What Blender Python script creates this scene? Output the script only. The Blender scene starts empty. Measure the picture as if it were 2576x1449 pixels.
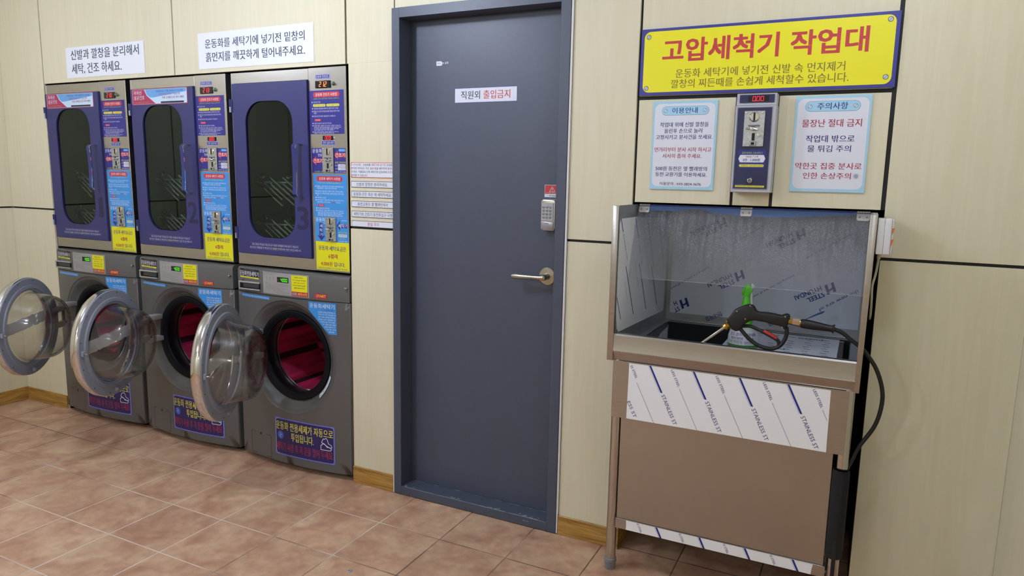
import bpy, bmesh, math, random
from mathutils import Vector, Matrix
random.seed(11)
SC = bpy.context.scene
COL = SC.collection
PI = math.pi

# ------------------------------------------------------------------ camera
cam_d = bpy.data.cameras.new('camera')
cam = bpy.data.objects.new('camera', cam_d)
COL.objects.link(cam)
SC.camera = cam
cam_d.sensor_width = 36.0
cam_d.lens = 1784.347 / 2576 * 36.0
cam_d.clip_start = 0.02
RGT = Vector((0.8957665, 0.4440809, 0.0198630))
UPV = Vector((-0.0850074, 0.1272692, 0.9882188))
FWD = Vector((-0.4363211, 0.8869017, -0.1517537))
mw = Matrix.Identity(4)
for i in range(3):
    mw[i][0], mw[i][1], mw[i][2] = RGT[i], UPV[i], -FWD[i]
mw[0][3], mw[1][3], mw[2][3] = 1.84639, -2.57655, 1.45584
cam.matrix_world = mw

# ------------------------------------------------------------------ world, lights, exposure
W = bpy.data.worlds.new('world')
SC.world = W
W.use_nodes = True
W.node_tree.nodes['Background'].inputs[0].default_value = (0.85, 0.92, 1.0, 1)
W.node_tree.nodes['Background'].inputs[1].default_value = 0.05

SC.view_settings.view_transform = 'Standard'
SC.view_settings.look = 'None'
SC.view_settings.gamma = 1.0
SC.view_settings.exposure = 0.0
SC.view_settings.use_curve_mapping = False


def area(name, x, y, z, sx, sy, power, color=(1, 0.985, 0.96)):
    l = bpy.data.lights.new(name, 'AREA')
    l.shape = 'RECTANGLE'
    l.size, l.size_y = sx, sy
    l.energy = power
    l.color = color
    o = bpy.data.objects.new(name, l)
    COL.objects.link(o)
    o.location = (x, y, z)
    return o


CEIL = 2.56


def point_lamp(x, y, z, power, r=0.06, color=(0.825, 0.92, 1.15)):
    l = bpy.data.lights.new('ceiling_or_fill_light', 'POINT')
    l.energy = power
    l.shadow_soft_size = r
    l.color = color
    o = bpy.data.objects.new('ceiling_or_fill_light', l)
    COL.objects.link(o)
    o.location = (x, y, z)


for x, y, p in ((-0.32, -1.17, 34), (-2.05, -1.35, 21), (1.8, -0.92, 10), (-0.9, -3.3, 30), (-0.35, -4.4, 30), (2.0, -4.4, 14)):  # first lamp follows the door frame's shadow, the others are added as fill
    point_lamp(x, y, 2.44, p)


# ------------------------------------------------------------------ materials
def lin(c):
    return c / 12.92 if c <= 0.04045 else ((c + 0.055) / 1.055) ** 2.4


def rgb(h):
    if isinstance(h, str):
        return tuple(lin(int(h[i:i + 2], 16) / 255) for i in (0, 2, 4)) + (1,)
    return tuple(lin(v / 255) for v in h) + (1,)


MATS = {}


def mat(name, col, rough=0.5, metal=0.0, spec=0.5, noise=0.0, nscale=20.0, emit=0.0, bump=0.0, stretch=None, coat=0.0, aniso=0.0):
    if name in MATS:
        return MATS[name]
    m = bpy.data.materials.new(name)
    m.use_nodes = True
    nt = m.node_tree
    b = nt.nodes['Principled BSDF']
    c = rgb(col)
    b.inputs['Base Color'].default_value = c
    b.inputs['Roughness'].default_value = rough
    b.inputs['Metallic'].default_value = metal
    b.inputs['Specular IOR Level'].default_value = spec
    b.inputs['Coat Weight'].default_value = coat
    b.inputs['Coat Roughness'].default_value = 0.08
    b.inputs['Anisotropic'].default_value = aniso
    if emit:
        b.inputs['Emission Color'].default_value = c
        b.inputs['Emission Strength'].default_value = emit
    if noise or bump:
        tc = nt.nodes.new('ShaderNodeTexCoord')
        mp = nt.nodes.new('ShaderNodeMapping')
        nz = nt.nodes.new('ShaderNodeTexNoise')
        nz.inputs['Scale'].default_value = nscale
        nz.inputs['Detail'].default_value = 5
        nt.links.new(tc.outputs['Object'], mp.inputs[0])
        nt.links.new(mp.outputs[0], nz.inputs['Vector'])
        if stretch:
            mp.inputs['Scale'].default_value = stretch
        if noise:
            rp = nt.nodes.new('ShaderNodeValToRGB')
            rp.color_ramp.elements[0].position = 0.3
            rp.color_ramp.elements[1].position = 0.7
            rp.color_ramp.elements[0].color = tuple(max(0, v * (1 - noise)) for v in c[:3]) + (1,)
            rp.color_ramp.elements[1].color = tuple(min(1, v * (1 + noise)) for v in c[:3]) + (1,)
            nt.links.new(nz.outputs['Fac'], rp.inputs[0])
            nt.links.new(rp.outputs[0], b.inputs['Base Color'])
        if bump:
            bp = nt.nodes.new('ShaderNodeBump')
            bp.inputs['Strength'].default_value = bump
            bp.inputs['Distance'].default_value = 0.002
            nt.links.new(nz.outputs['Fac'], bp.inputs['Height'])
            nt.links.new(bp.outputs[0], b.inputs['Normal'])
    MATS[name] = m
    return m


def clear(name, tint=(0.9, 0.92, 0.92), edge=(0.6, 0.63, 0.63), gloss_rough=0.03, f0=0.06, bump=0.0, bscale=20, gtint=(1, 1, 1)):
    """thin clear sheet: tinted see-through plus a mirror part that grows towards grazing angles"""
    m = bpy.data.materials.new(name)
    m.use_nodes = True
    nt = m.node_tree
    nt.nodes.clear()
    N = nt.nodes.new
    out = N('ShaderNodeOutputMaterial')
    tr = N('ShaderNodeBsdfTransparent')
    gl = N('ShaderNodeBsdfGlossy')
    gl.inputs['Roughness'].default_value = gloss_rough
    gl.inputs['Color'].default_value = tuple(gtint) + (1,)
    lw = N('ShaderNodeLayerWeight')
    lw.inputs['Blend'].default_value = 0.5
    sq = N('ShaderNodeMath'); sq.operation = 'POWER'; sq.inputs[1].default_value = 2.2
    nt.links.new(lw.outputs['Facing'], sq.inputs[0])
    p5 = N('ShaderNodeMath'); p5.operation = 'POWER'; p5.inputs[1].default_value = 4.5
    nt.links.new(lw.outputs['Facing'], p5.inputs[0])
    cm = N('ShaderNodeMix')
    cm.data_type = 'RGBA'
    cm.inputs[6].default_value = tuple(tint) + (1,)
    cm.inputs[7].default_value = tuple(edge) + (1,)
    nt.links.new(sq.outputs[0], cm.inputs[0])
    nt.links.new(cm.outputs[2], tr.inputs['Color'])
    mr = N('ShaderNodeMapRange')
    mr.inputs[3].default_value = f0
    mr.inputs[4].default_value = 1.0
    nt.links.new(p5.outputs[0], mr.inputs[0])
    mx = N('ShaderNodeMixShader')
    nt.links.new(mr.outputs[0], mx.inputs[0])
    nt.links.new(tr.outputs[0], mx.inputs[1])
    nt.links.new(gl.outputs[0], mx.inputs[2])
    if bump:
        tc = N('ShaderNodeTexCoord')
        nz = N('ShaderNodeTexNoise')
        nz.inputs['Scale'].default_value = bscale
        bp = N('ShaderNodeBump')
        bp.inputs['Strength'].default_value = bump
        bp.inputs['Distance'].default_value = 0.01
        nt.links.new(tc.outputs['Object'], nz.inputs['Vector'])
        nt.links.new(nz.outputs['Fac'], bp.inputs['Height'])
        nt.links.new(bp.outputs[0], gl.inputs['Normal'])
    nt.links.new(mx.outputs[0], out.inputs[0])
    MATS[name] = m
    return m


def wood_panel():
    m = mat('birch_panel', 'ddd5bf', 0.42, spec=0.3)
    nt = m.node_tree
    b = nt.nodes['Principled BSDF']
    N = nt.nodes.new
    tc = N('ShaderNodeTexCoord')
    mp = N('ShaderNodeMapping')
    mp.inputs['Scale'].default_value = (9, 9, 0.55)
    nz = N('ShaderNodeTexNoise')
    nz.inputs['Scale'].default_value = 3.2
    nz.inputs['Detail'].default_value = 7
    nz.inputs['Distortion'].default_value = 1.6
    mp2 = N('ShaderNodeMapping')
    mp2.inputs['Scale'].default_value = (150, 150, 5)
    nz2 = N('ShaderNodeTexNoise')
    nz2.inputs['Scale'].default_value = 3
    rp = N('ShaderNodeValToRGB')
    rp.color_ramp.elements[0].position = 0.25
    rp.color_ramp.elements[1].position = 0.75
    rp.color_ramp.elements[0].color = rgb('dbd4b6')
    rp.color_ramp.elements[1].color = rgb('e2dbc0')
    mx = N('ShaderNodeMix')
    mx.data_type = 'RGBA'
    mx.blend_type = 'MULTIPLY'
    mx.inputs[0].default_value = 0.05
    L = nt.links.new
    L(tc.outputs['Object'], mp.inputs[0]); L(mp.outputs[0], nz.inputs['Vector'])
    L(tc.outputs['Object'], mp2.inputs[0]); L(mp2.outputs[0], nz2.inputs['Vector'])
    L(nz.outputs['Fac'], rp.inputs[0]); L(rp.outputs[0], mx.inputs[6])
    L(nz2.outputs['Color'], mx.inputs[7]); L(mx.outputs[2], b.inputs['Base Color'])
    return m


def base_wood():
    m = mat('oak_baseboard', 'a8833f', 0.4)
    nt = m.node_tree
    b = nt.nodes['Principled BSDF']
    N = nt.nodes.new
    tc = N('ShaderNodeTexCoord')
    mp = N('ShaderNodeMapping')
    mp.inputs['Scale'].default_value = (2.2, 2.2, 30)
    nz = N('ShaderNodeTexNoise')
    nz.inputs['Scale'].default_value = 2.4
    nz.inputs['Detail'].default_value = 4
    nz.inputs['Distortion'].default_value = 1.2
    rp = N('ShaderNodeValToRGB')
    e = rp.color_ramp.elements
    e[0].position, e[1].position = 0.3, 0.66
    e[0].color, e[1].color = rgb('8a6326'), rgb('bd9650')
    k = e.new(0.46); k.color = rgb('a67d3a')
    L = nt.links.new
    L(tc.outputs['Object'], mp.inputs[0]); L(mp.outputs[0], nz.inputs['Vector'])
    L(nz.outputs['Fac'], rp.inputs[0]); L(rp.outputs[0], b.inputs['Base Color'])
    return m


def tile_floor():
    m = mat('terracotta_tile', 'a07c66', 0.42, spec=0.45)
    nt = m.node_tree
    b = nt.nodes['Principled BSDF']
    N = nt.nodes.new
    L = nt.links.new
    tc = N('ShaderNodeTexCoord')
    sep = N('ShaderNodeSeparateXYZ')
    L(tc.outputs['Object'], sep.inputs[0])

    def mth(op, a, bb=None, cl=False):
        n = N('ShaderNodeMath'); n.operation = op; n.use_clamp = cl
        for i, v in enumerate((a, bb)):
            if v is None: continue
            if isinstance(v, (int, float)): n.inputs[i].default_value = v
            else: L(v, n.inputs[i])
        return n.outputs[0]

    def edge(o, off):
        f = mth('FRACT', mth('DIVIDE', mth('SUBTRACT', o, off), 0.3))
        return mth('MINIMUM', f, mth('SUBTRACT', 1.0, f))
    # slight waviness of the tile edges
    nzw = N('ShaderNodeTexNoise'); nzw.inputs['Scale'].default_value = 14
    L(tc.outputs['Object'], nzw.inputs['Vector'])
    wob = mth('MULTIPLY', mth('SUBTRACT', nzw.outputs['Fac'], 0.5), 0.012)
    e1 = mth('ADD', mth('MINIMUM', edge(sep.outputs[0], -1.391), edge(sep.outputs[1], -0.277)), wob)
    grout = N('ShaderNodeMapRange')
    grout.inputs[1].default_value = 0.006; grout.inputs[2].default_value = 0.011
    grout.inputs[3].default_value = 1; grout.inputs[4].default_value = 0
    L(e1, grout.inputs[0])
    # mottled tile colour: two noises plus a per-tile shade
    n1 = N('ShaderNodeTexNoise'); n1.inputs['Scale'].default_value = 6.5; n1.inputs['Detail'].default_value = 6; n1.inputs['Distortion'].default_value = 0.8
    n2 = N('ShaderNodeTexNoise'); n2.inputs['Scale'].default_value = 28; n2.inputs['Detail'].default_value = 4
    L(tc.outputs['Object'], n1.inputs['Vector']); L(tc.outputs['Object'], n2.inputs['Vector'])
    r1 = N('ShaderNodeValToRGB')
    e = r1.color_ramp.elements
    e[0].position, e[1].position = 0.3, 0.72
    e[0].color, e[1].color = rgb('b0846a'), rgb('d6b796')
    k = e.new(0.5); k.color = rgb('c59e82')
    L(n1.outputs['Fac'], r1.inputs[0])
    r2 = N('ShaderNodeValToRGB')
    r2.color_ramp.elements[0].position, r2.color_ramp.elements[1].position = 0.35, 0.7
    r2.color_ramp.elements[0].color, r2.color_ramp.elements[1].color = (0.82, 0.8, 0.78, 1), (1.08, 1.07, 1.05, 1)
    L(n2.outputs['Fac'], r2.inputs[0])
    mx = N('ShaderNodeMix'); mx.data_type = 'RGBA'; mx.blend_type = 'MULTIPLY'; mx.inputs[0].default_value = 0.8
    L(r1.outputs[0], mx.inputs[6]); L(r2.outputs[0], mx.inputs[7])
    wn = N('ShaderNodeTexWhiteNoise'); wn.noise_dimensions = '2D'
    cmb = N('ShaderNodeCombineXYZ')
    L(mth('FLOOR', mth('DIVIDE', mth('SUBTRACT', sep.outputs[0], -1.391), 0.3)), cmb.inputs[0])
    L(mth('FLOOR', mth('DIVIDE', mth('SUBTRACT', sep.outputs[1], -0.277), 0.3)), cmb.inputs[1])
    L(cmb.outputs[0], wn.inputs['Vector'])
    hs = N('ShaderNodeHueSaturation')
    L(mth('ADD', mth('MULTIPLY', wn.outputs[0], 0.14), 0.93), hs.inputs['Value'])
    L(mx.outputs[2], hs.inputs['Color'])
    # grout: chalky white around the middle of the room, dark elsewhere
    n3 = N('ShaderNodeTexNoise'); n3.inputs['Scale'].default_value = 1.9; n3.inputs['Detail'].default_value = 2
    L(tc.outputs['Object'], n3.inputs['Vector'])
    dist = N('ShaderNodeVectorMath'); dist.operation = 'DISTANCE'
    dist.inputs[1].default_value = (-0.75, -0.75, 0)
    L(tc.outputs['Object'], dist.inputs[0])
    sc = mth('ADD', n3.outputs['Fac'], mth('MULTIPLY', mth('SUBTRACT', 0.85, dist.outputs['Value']), 0.35))
    r3 = N('ShaderNodeValToRGB')
    e = r3.color_ramp.elements
    e[0].position, e[1].position = 0.36, 0.56
    e[0].color, e[1].color = rgb('6f594a'), rgb('d8cabb')
    k = e.new(0.46); k.color = rgb('9c7f6b')
    L(sc, r3.inputs[0])
    fm = N('ShaderNodeMix'); fm.data_type = 'RGBA'
    L(grout.outputs[0], fm.inputs[0]); L(hs.outputs[0], fm.inputs[6]); L(r3.outputs[0], fm.inputs[7])
    L(fm.outputs[2], b.inputs['Base Color'])
    bp = N('ShaderNodeBump'); bp.inputs['Strength'].default_value = 0.35; bp.inputs['Distance'].default_value = 0.003
    hgt = mth('SUBTRACT', mth('MULTIPLY', n1.outputs['Fac'], 0.6), grout.outputs[0])
    L(hgt, bp.inputs['Height']); L(bp.outputs[0], b.inputs['Normal'])
    rr = N('ShaderNodeMapRange'); rr.inputs[3].default_value = 0.34; rr.inputs[4].default_value = 0.6
    L(n2.outputs['Fac'], rr.inputs[0]); L(rr.outputs[0], b.inputs['Roughness'])
    return m


M_WALL = wood_panel()
M_BASE = base_wood()
M_FLOOR = tile_floor()
M_CEIL = mat('ceiling_white', 'e8e8e4', 0.8, noise=0.03, nscale=40)
M_BLACK = mat('black_backing', '101214', 0.7, noise=0.2, nscale=8)
M_GROOVE = mat('black_groove', '1a1c20', 0.55)
M_DOOR = mat('slate_paint', '494f5f', 0.42, noise=0.03, nscale=60)
M_WHITE = mat('white_paint', 'e4e4e6', 0.5)
M_STEEL = mat('brushed_steel', 'b4b0aa', 0.30, metal=1.0, noise=0.05, nscale=6, stretch=(1, 1, 30))
M_STEEL2 = mat('polished_steel', 'c4c1bc', 0.16, metal=1.0)
M_DSTEEL = mat('dull_steel', 'b4b8bc', 0.42, metal=0.8, noise=0.08, nscale=10)
M_CHROME = mat('chrome', 'd8d8d8', 0.07, metal=1.0)
M_PAPER = mat('white_paper', 'e9ecf4', 0.55)
M_STICK = mat('white_sticker', 'dfe2ee', 0.45)
M_INKD = mat('ink_slate', '3a4258', 0.6)
M_INKK = mat('ink_black', '20222a', 0.6)
M_INKN = mat('ink_navy', '22286e', 0.6)
M_INKR = mat('ink_red', 'a82838', 0.6)
M_INKO = mat('ink_olive', '8a7a2c', 0.6)
M_SIGNR = mat('sign_red', 'c43a3c', 0.5)
M_SIGNB = mat('sign_blue', '39398e', 0.45)
M_SIGNY = mat('sign_yellow', 'eee810', 0.45)
M_YEL = mat('sticker_yellow', 'e2dd10', 0.4)
M_LYEL = mat('pale_yellow', 'e2de48', 0.5)
M_CYAN = mat('sticker_cyan', '3a8fd8', 0.4)
M_LBLUE = mat('board_light_blue', 'a8d4ec', 0.45)
M_TEALB = mat('teal_outline', '5b93b4', 0.5)
M_NAVY = mat('sticker_navy', '2c2a82', 0.4)
M_DNAVY = mat('panel_navy', '22264e', 0.4)
M_VIOL = mat('sticker_violet_edge', '6a74d0', 0.4)
M_RED = mat('sticker_red', 'c42f3c', 0.4)
M_MAROON = mat('banner_crimson', 'a8305a', 0.4)
M_GREEN = mat('ink_green', 'a8d83a', 0.5)
M_DBLUE = mat('dryer_blue_paint', '2e3068', 0.4, noise=0.03, nscale=80)
M_HFILM = mat('handle_blue_film', '343c7c', 0.25, metal=0.3)
M_NUM = mat('numeral_navy', '1c1e46', 0.5)
M_GREY = mat('washer_grey', '605f5e', 0.36, metal=0.2, noise=0.03, nscale=200, coat=0.15)
M_DGREY = mat('dark_grey_plastic', '35363a', 0.4)
M_RUBBER = mat('black_rubber', '0b0d15', 0.45, spec=0.2)
M_RINGG = mat('door_ring_grey', '8e94a2', 0.42)
M_PLATE = mat('cast_zinc', 'b8bcc0', 0.3, metal=0.9, noise=0.18, nscale=120, bump=0.1)
M_CPAN = mat('panel_silver', 'a9a7a6', 0.4, metal=0.3)
M_LEDR = mat('led_red', 'ff2038', 0.5, emit=1.6)
M_LEDO = mat('led_orange', 'ff7a38', 0.5, emit=2.0)
M_LEDG = mat('led_green', '5aff20', 0.5, emit=0.7)
M_DISP = mat('display_black', '0c0c12', 0.2)
M_BRUSHR = mat('brush_crimson', 'b01c4c', 0.75, noise=0.45, nscale=30, stretch=(1, 0.15, 1), bump=0.6)
M_BRUSHD = mat('brush_gap', '2c0c18', 0.6, noise=0.4, nscale=60)
M_CAVITY = mat('dryer_cavity', '4a5c56', 0.55)
M_GLASSD = clear('dark_window', (0.42, 0.50, 0.47), (0.28, 0.34, 0.32), 0.02, 0.035, gtint=(0.8, 0.95, 0.9))
M_BOWL = clear('clear_bowl', (0.90, 0.90, 0.90), (0.46, 0.46, 0.47), 0.04, 0.045, bump=0.25, bscale=9)
M_LENS = clear('clear_cover', (0.88, 0.87, 0.85), (0.75, 0.75, 0.75), 0.06, 0.03)
M_SMEAR = mat('grey_film_back', 'c8c8ca', 0.6)
M_FILMW = mat('film_white', 'eef0f4', 0.4)
M_FILMP = mat('film_paper', 'f4f6fa', 0.4)
M_FILMB = mat('film_blue_grey', 'e2e9f2', 0.35)
M_FNAVY = mat('film_print_navy', '2a3478', 0.5)
M_FGREY = mat('film_print_grey', '686c86', 0.5)
M_GUN = mat('gun_black', '0e0f11', 0.45, noise=0.15, nscale=200, bump=0.1)
M_HOSE = mat('hose_black', '0d0e10', 0.5)
M_FOAM = mat('foam_black', '141416', 0.85, noise=0.25, nscale=90, bump=0.3)
M_BRASS = mat('brass', 'c09a4a', 0.22, metal=1.0)
M_TRIGR = mat('trigger_red', 'b8322e', 0.45)
M_SPRAYG = mat('spray_green', '5fcf2e', 0.35)
M_LIQ = mat('green_liquid', '4d9a3c', 0.2)
M_BOTTLE = mat('bottle_plastic', 'cfd8d2', 0.3)
M_OUTW = mat('outlet_white', 'dcdcde', 0.25)
M_ORANGE = mat('switch_orange', 'd86a18', 0.35)
M_CORD = mat('cord_beige', 'c4bca6', 0.5)
M_FOOT = mat('foot_grey', '7c7e82', 0.6)
M_SCUFF = mat('paint_scuff', 'a6adbe', 0.6)
M_CIRC = mat('icon_blue', '3c5fc0', 0.4)
M_GOLD = mat('banner_gold', 'c88a48', 0.5)
M_SKY = mat('banner_sky', '6aa4dc', 0.4)
M_OPEN = mat('outlet_shadow_slot', '3a3a3a', 0.6)
M_STAR = mat('ink_star', '98a4b4', 0.5)


# ------------------------------------------------------------------ mesh helpers
def link(name, me, parent=None, loc=None):
    o = bpy.data.objects.new(name, me)
    COL.objects.link(o)
    if parent: o.parent = parent
    if loc: o.location = loc
    return o


def empty(name, loc=(0, 0, 0), label=None, cat=None, group=None):
    o = bpy.data.objects.new(name, None)
    COL.objects.link(o)
    o.location = loc
    o.empty_display_size = 0.05
    tag(o, label, cat, group)
    return o


def tag(o, label=None, cat=None, group=None, kind=None):
    for k, v in (('label', label), ('category', cat), ('group', group), ('kind', kind)):
        if v: o[k] = v
    return o


class MB:
    """collects shapes into one mesh"""
    def __init__(s):
        s.v, s.f, s.mi, s.mats = [], [], [], []

    def m(s, mt):
        if mt not in s.mats: s.mats.append(mt)
        return s.mats.index(mt)

    def raw(s, vs, fs, mt, M=None):
        n = len(s.v)
        k = s.m(mt)
        s.v += [tuple(M @ Vector(p)) if M else tuple(p) for p in vs]
        for f in fs:
            s.f.append(tuple(i + n for i in f)); s.mi.append(k)
        return s

    def bm(s, b, mt, M=None):
        b.verts.index_update()
        s.raw([v.co[:] for v in b.verts], [[v.index for v in f.verts] for f in b.faces], mt, M)
        b.free()
        return s

    def box(s, x0, y0, z0, x1, y1, z1, mt, bev=0.0, seg=2, M=None):
        b = bmesh.new()
        bmesh.ops.create_cube(b, size=1)
        for v in b.verts:
            v.co = Vector(((x0 + x1) / 2 + v.co.x * (x1 - x0), (y0 + y1) / 2 + v.co.y * (y1 - y0), (z0 + z1) / 2 + v.co.z * (z1 - z0)))
        if bev:
            bmesh.ops.bevel(b, geom=b.edges[:], offset=bev, segments=seg, affect='EDGES', profile=0.5)
        return s.bm(b, mt, M)

    def prism(s, poly, y0, y1, mt, bev=0.0, seg=2, fn=None):
        """polygon in (x, z) extruded from y0 to y1; fn maps (x, y, z) to 3D"""
        b = bmesh.new()
        vs = [b.verts.new((p[0], y0, p[1])) for p in poly]
        f = b.faces.new(vs)
        r = bmesh.ops.extrude_face_region(b, geom=[f])
        for v in r['geom']:
            if isinstance(v, bmesh.types.BMVert): v.co.y = y1
        if bev:
            ed = [e for e in b.edges if abs(e.verts[0].co.y - e.verts[1].co.y) < 1e-9]
            bmesh.ops.bevel(b, geom=ed, offset=bev, segments=seg, affect='EDGES', profile=0.5)
        if fn:
            for v in b.verts: v.co = Vector(fn(*v.co))
        return s.bm(b, mt)

    def sweep(s, path, rad, mt, seg=12, caps=True, closed=False):
        P = [Vector(p) for p in path]
        n = len(P)
        R = rad if isinstance(rad, (list, tuple)) else [rad] * n
        vs, fs = [], []
        up = None
        for i, p in enumerate(P):
            if closed: t = (P[(i + 1) % n] - P[i - 1])
            else: t = (P[min(i + 1, n - 1)] - P[max(i - 1, 0)])
            if t.length < 1e-9: t = Vector((0, 0, 1))
            t.normalize()
            if up is None:
                up = Vector((0, 0, 1)) if abs(t.z) < 0.9 else Vector((1, 0, 0))
            u = (up - t * up.dot(t)).normalized()
            w = t.cross(u)
            up = u
            for k in range(seg):
                a = 2 * PI * k / seg
                vs.append(p + (u * math.cos(a) + w * math.sin(a)) * R[i])
        for i in range(n if closed else n - 1):
            j = (i + 1) % n
            for k in range(seg):
                l = (k + 1) % seg
                fs.append((i * seg + k, i * seg + l, j * seg + l, j * seg + k))
        if caps and not closed:
            fs.append(tuple(range(seg))[::-1])
            fs.append(tuple((n - 1) * seg + k for k in range(seg)))
        return s.raw(vs, fs, mt)

    def cyl(s, p0, p1, r0, mt, r1=None, seg=24, caps=True):
        r1 = r0 if r1 is None else r1
        return s.sweep([p0, p1], [r0, r1], mt, seg, caps)

    def lathe(s, prof, org, axis, mt, seg=64, close=False, a0=0.0, a1=2 * PI):
        """prof: (radius, height along axis)"""
        ax = Vector(axis).normalized()
        u = Vector((1, 0, 0)) if abs(ax.x) < 0.9 else Vector((0, 1, 0))
        u = (u - ax * ax.dot(u)).normalized()
        w = ax.cross(u)
        o = Vector(org)
        vs, fs = [], []
        n = len(prof)
        full = abs(a1 - a0 - 2 * PI) < 1e-6
        ns = seg if full else seg + 1
        for k in range(ns):
            a = a0 + (a1 - a0) * k / seg
            d = u * math.cos(a) + w * math.sin(a)
            for r, h in prof: vs.append(o + d * r + ax * h)
        for k in range(seg):
            l = (k + 1) % ns
            for i in range(n if close else n - 1):
                j = (i + 1) % n
                q = [k * n + i, k * n + j, l * n + j, l * n + i]
                fs.append(q)
        return s.raw(vs, fs, mt)

    def build(s, name, parent=None, org=(0, 0, 0), sharp=35, flat=False):
        me = bpy.data.meshes.new(name)
        o = Vector(org)
        me.from_pydata([tuple(Vector(p) - o) for p in s.v], [], s.f)
        for mt in s.mats: me.materials.append(mt)
        me.polygons.foreach_set('material_index', s.mi)
        b = bmesh.new()
        b.from_mesh(me)
        bmesh.ops.remove_doubles(b, verts=b.verts[:], dist=1e-6)
        bmesh.ops.recalc_face_normals(b, faces=b.faces[:])
        b.to_mesh(me)
        b.free()
        if not flat:
            me.polygons.foreach_set('use_smooth', [True] * len(me.polygons))
            me.set_sharp_from_angle(angle=math.radians(sharp))
        ob = link(name, me, parent)
        if not parent: ob.location = o
        return ob


TEXT = {}


def text_mesh(parts, bold):
    key = (tuple(p[0] for p in parts), bold)
    if key in TEXT: return TEXT[key]
    c = bpy.data.curves.new('t', 'FONT')
    c.body = ''.join(p[0] for p in parts)
    c.size = 1
    c.offset = bold
    c.resolution_u = 2
    ph = []
    for i in range(len(parts)):
        mm = bpy.data.materials.get('_ph%d' % i) or bpy.data.materials.new('_ph%d' % i)
        c.materials.append(mm)
    k = 0
    for i, p in enumerate(parts):
        for _ in p[0]:
            c.body_format[k].material_index = i
            k += 1
    o = bpy.data.objects.new('t', c)
    me = bpy.data.meshes.new_from_object(o)
    vs = [(v.co.x, v.co.y) for v in me.vertices]
    fs = [(tuple(p.vertices), p.material_index) for p in me.polygons]
    x0 = min(v[0] for v in vs); x1 = max(v[0] for v in vs)
    y0 = min(v[1] for v in vs); y1 = max(v[1] for v in vs)
    vs = [((a - x0) / (x1 - x0), (b - y0) / (y1 - y0)) for a, b in vs]
    bpy.data.objects.remove(o)
    bpy.data.curves.remove(c)
    bpy.data.meshes.remove(me)
    TEXT[key] = (vs, fs)
    return TEXT[key]


SEG7 = {'0': 'abcdef', '1': 'bc', '2': 'abged', '3': 'abgcd', '4': 'fgbc', '5': 'afgcd', '6': 'afgedc', '7': 'abc', '8': 'abcdefg', '9': 'abcdfg'}


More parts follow.
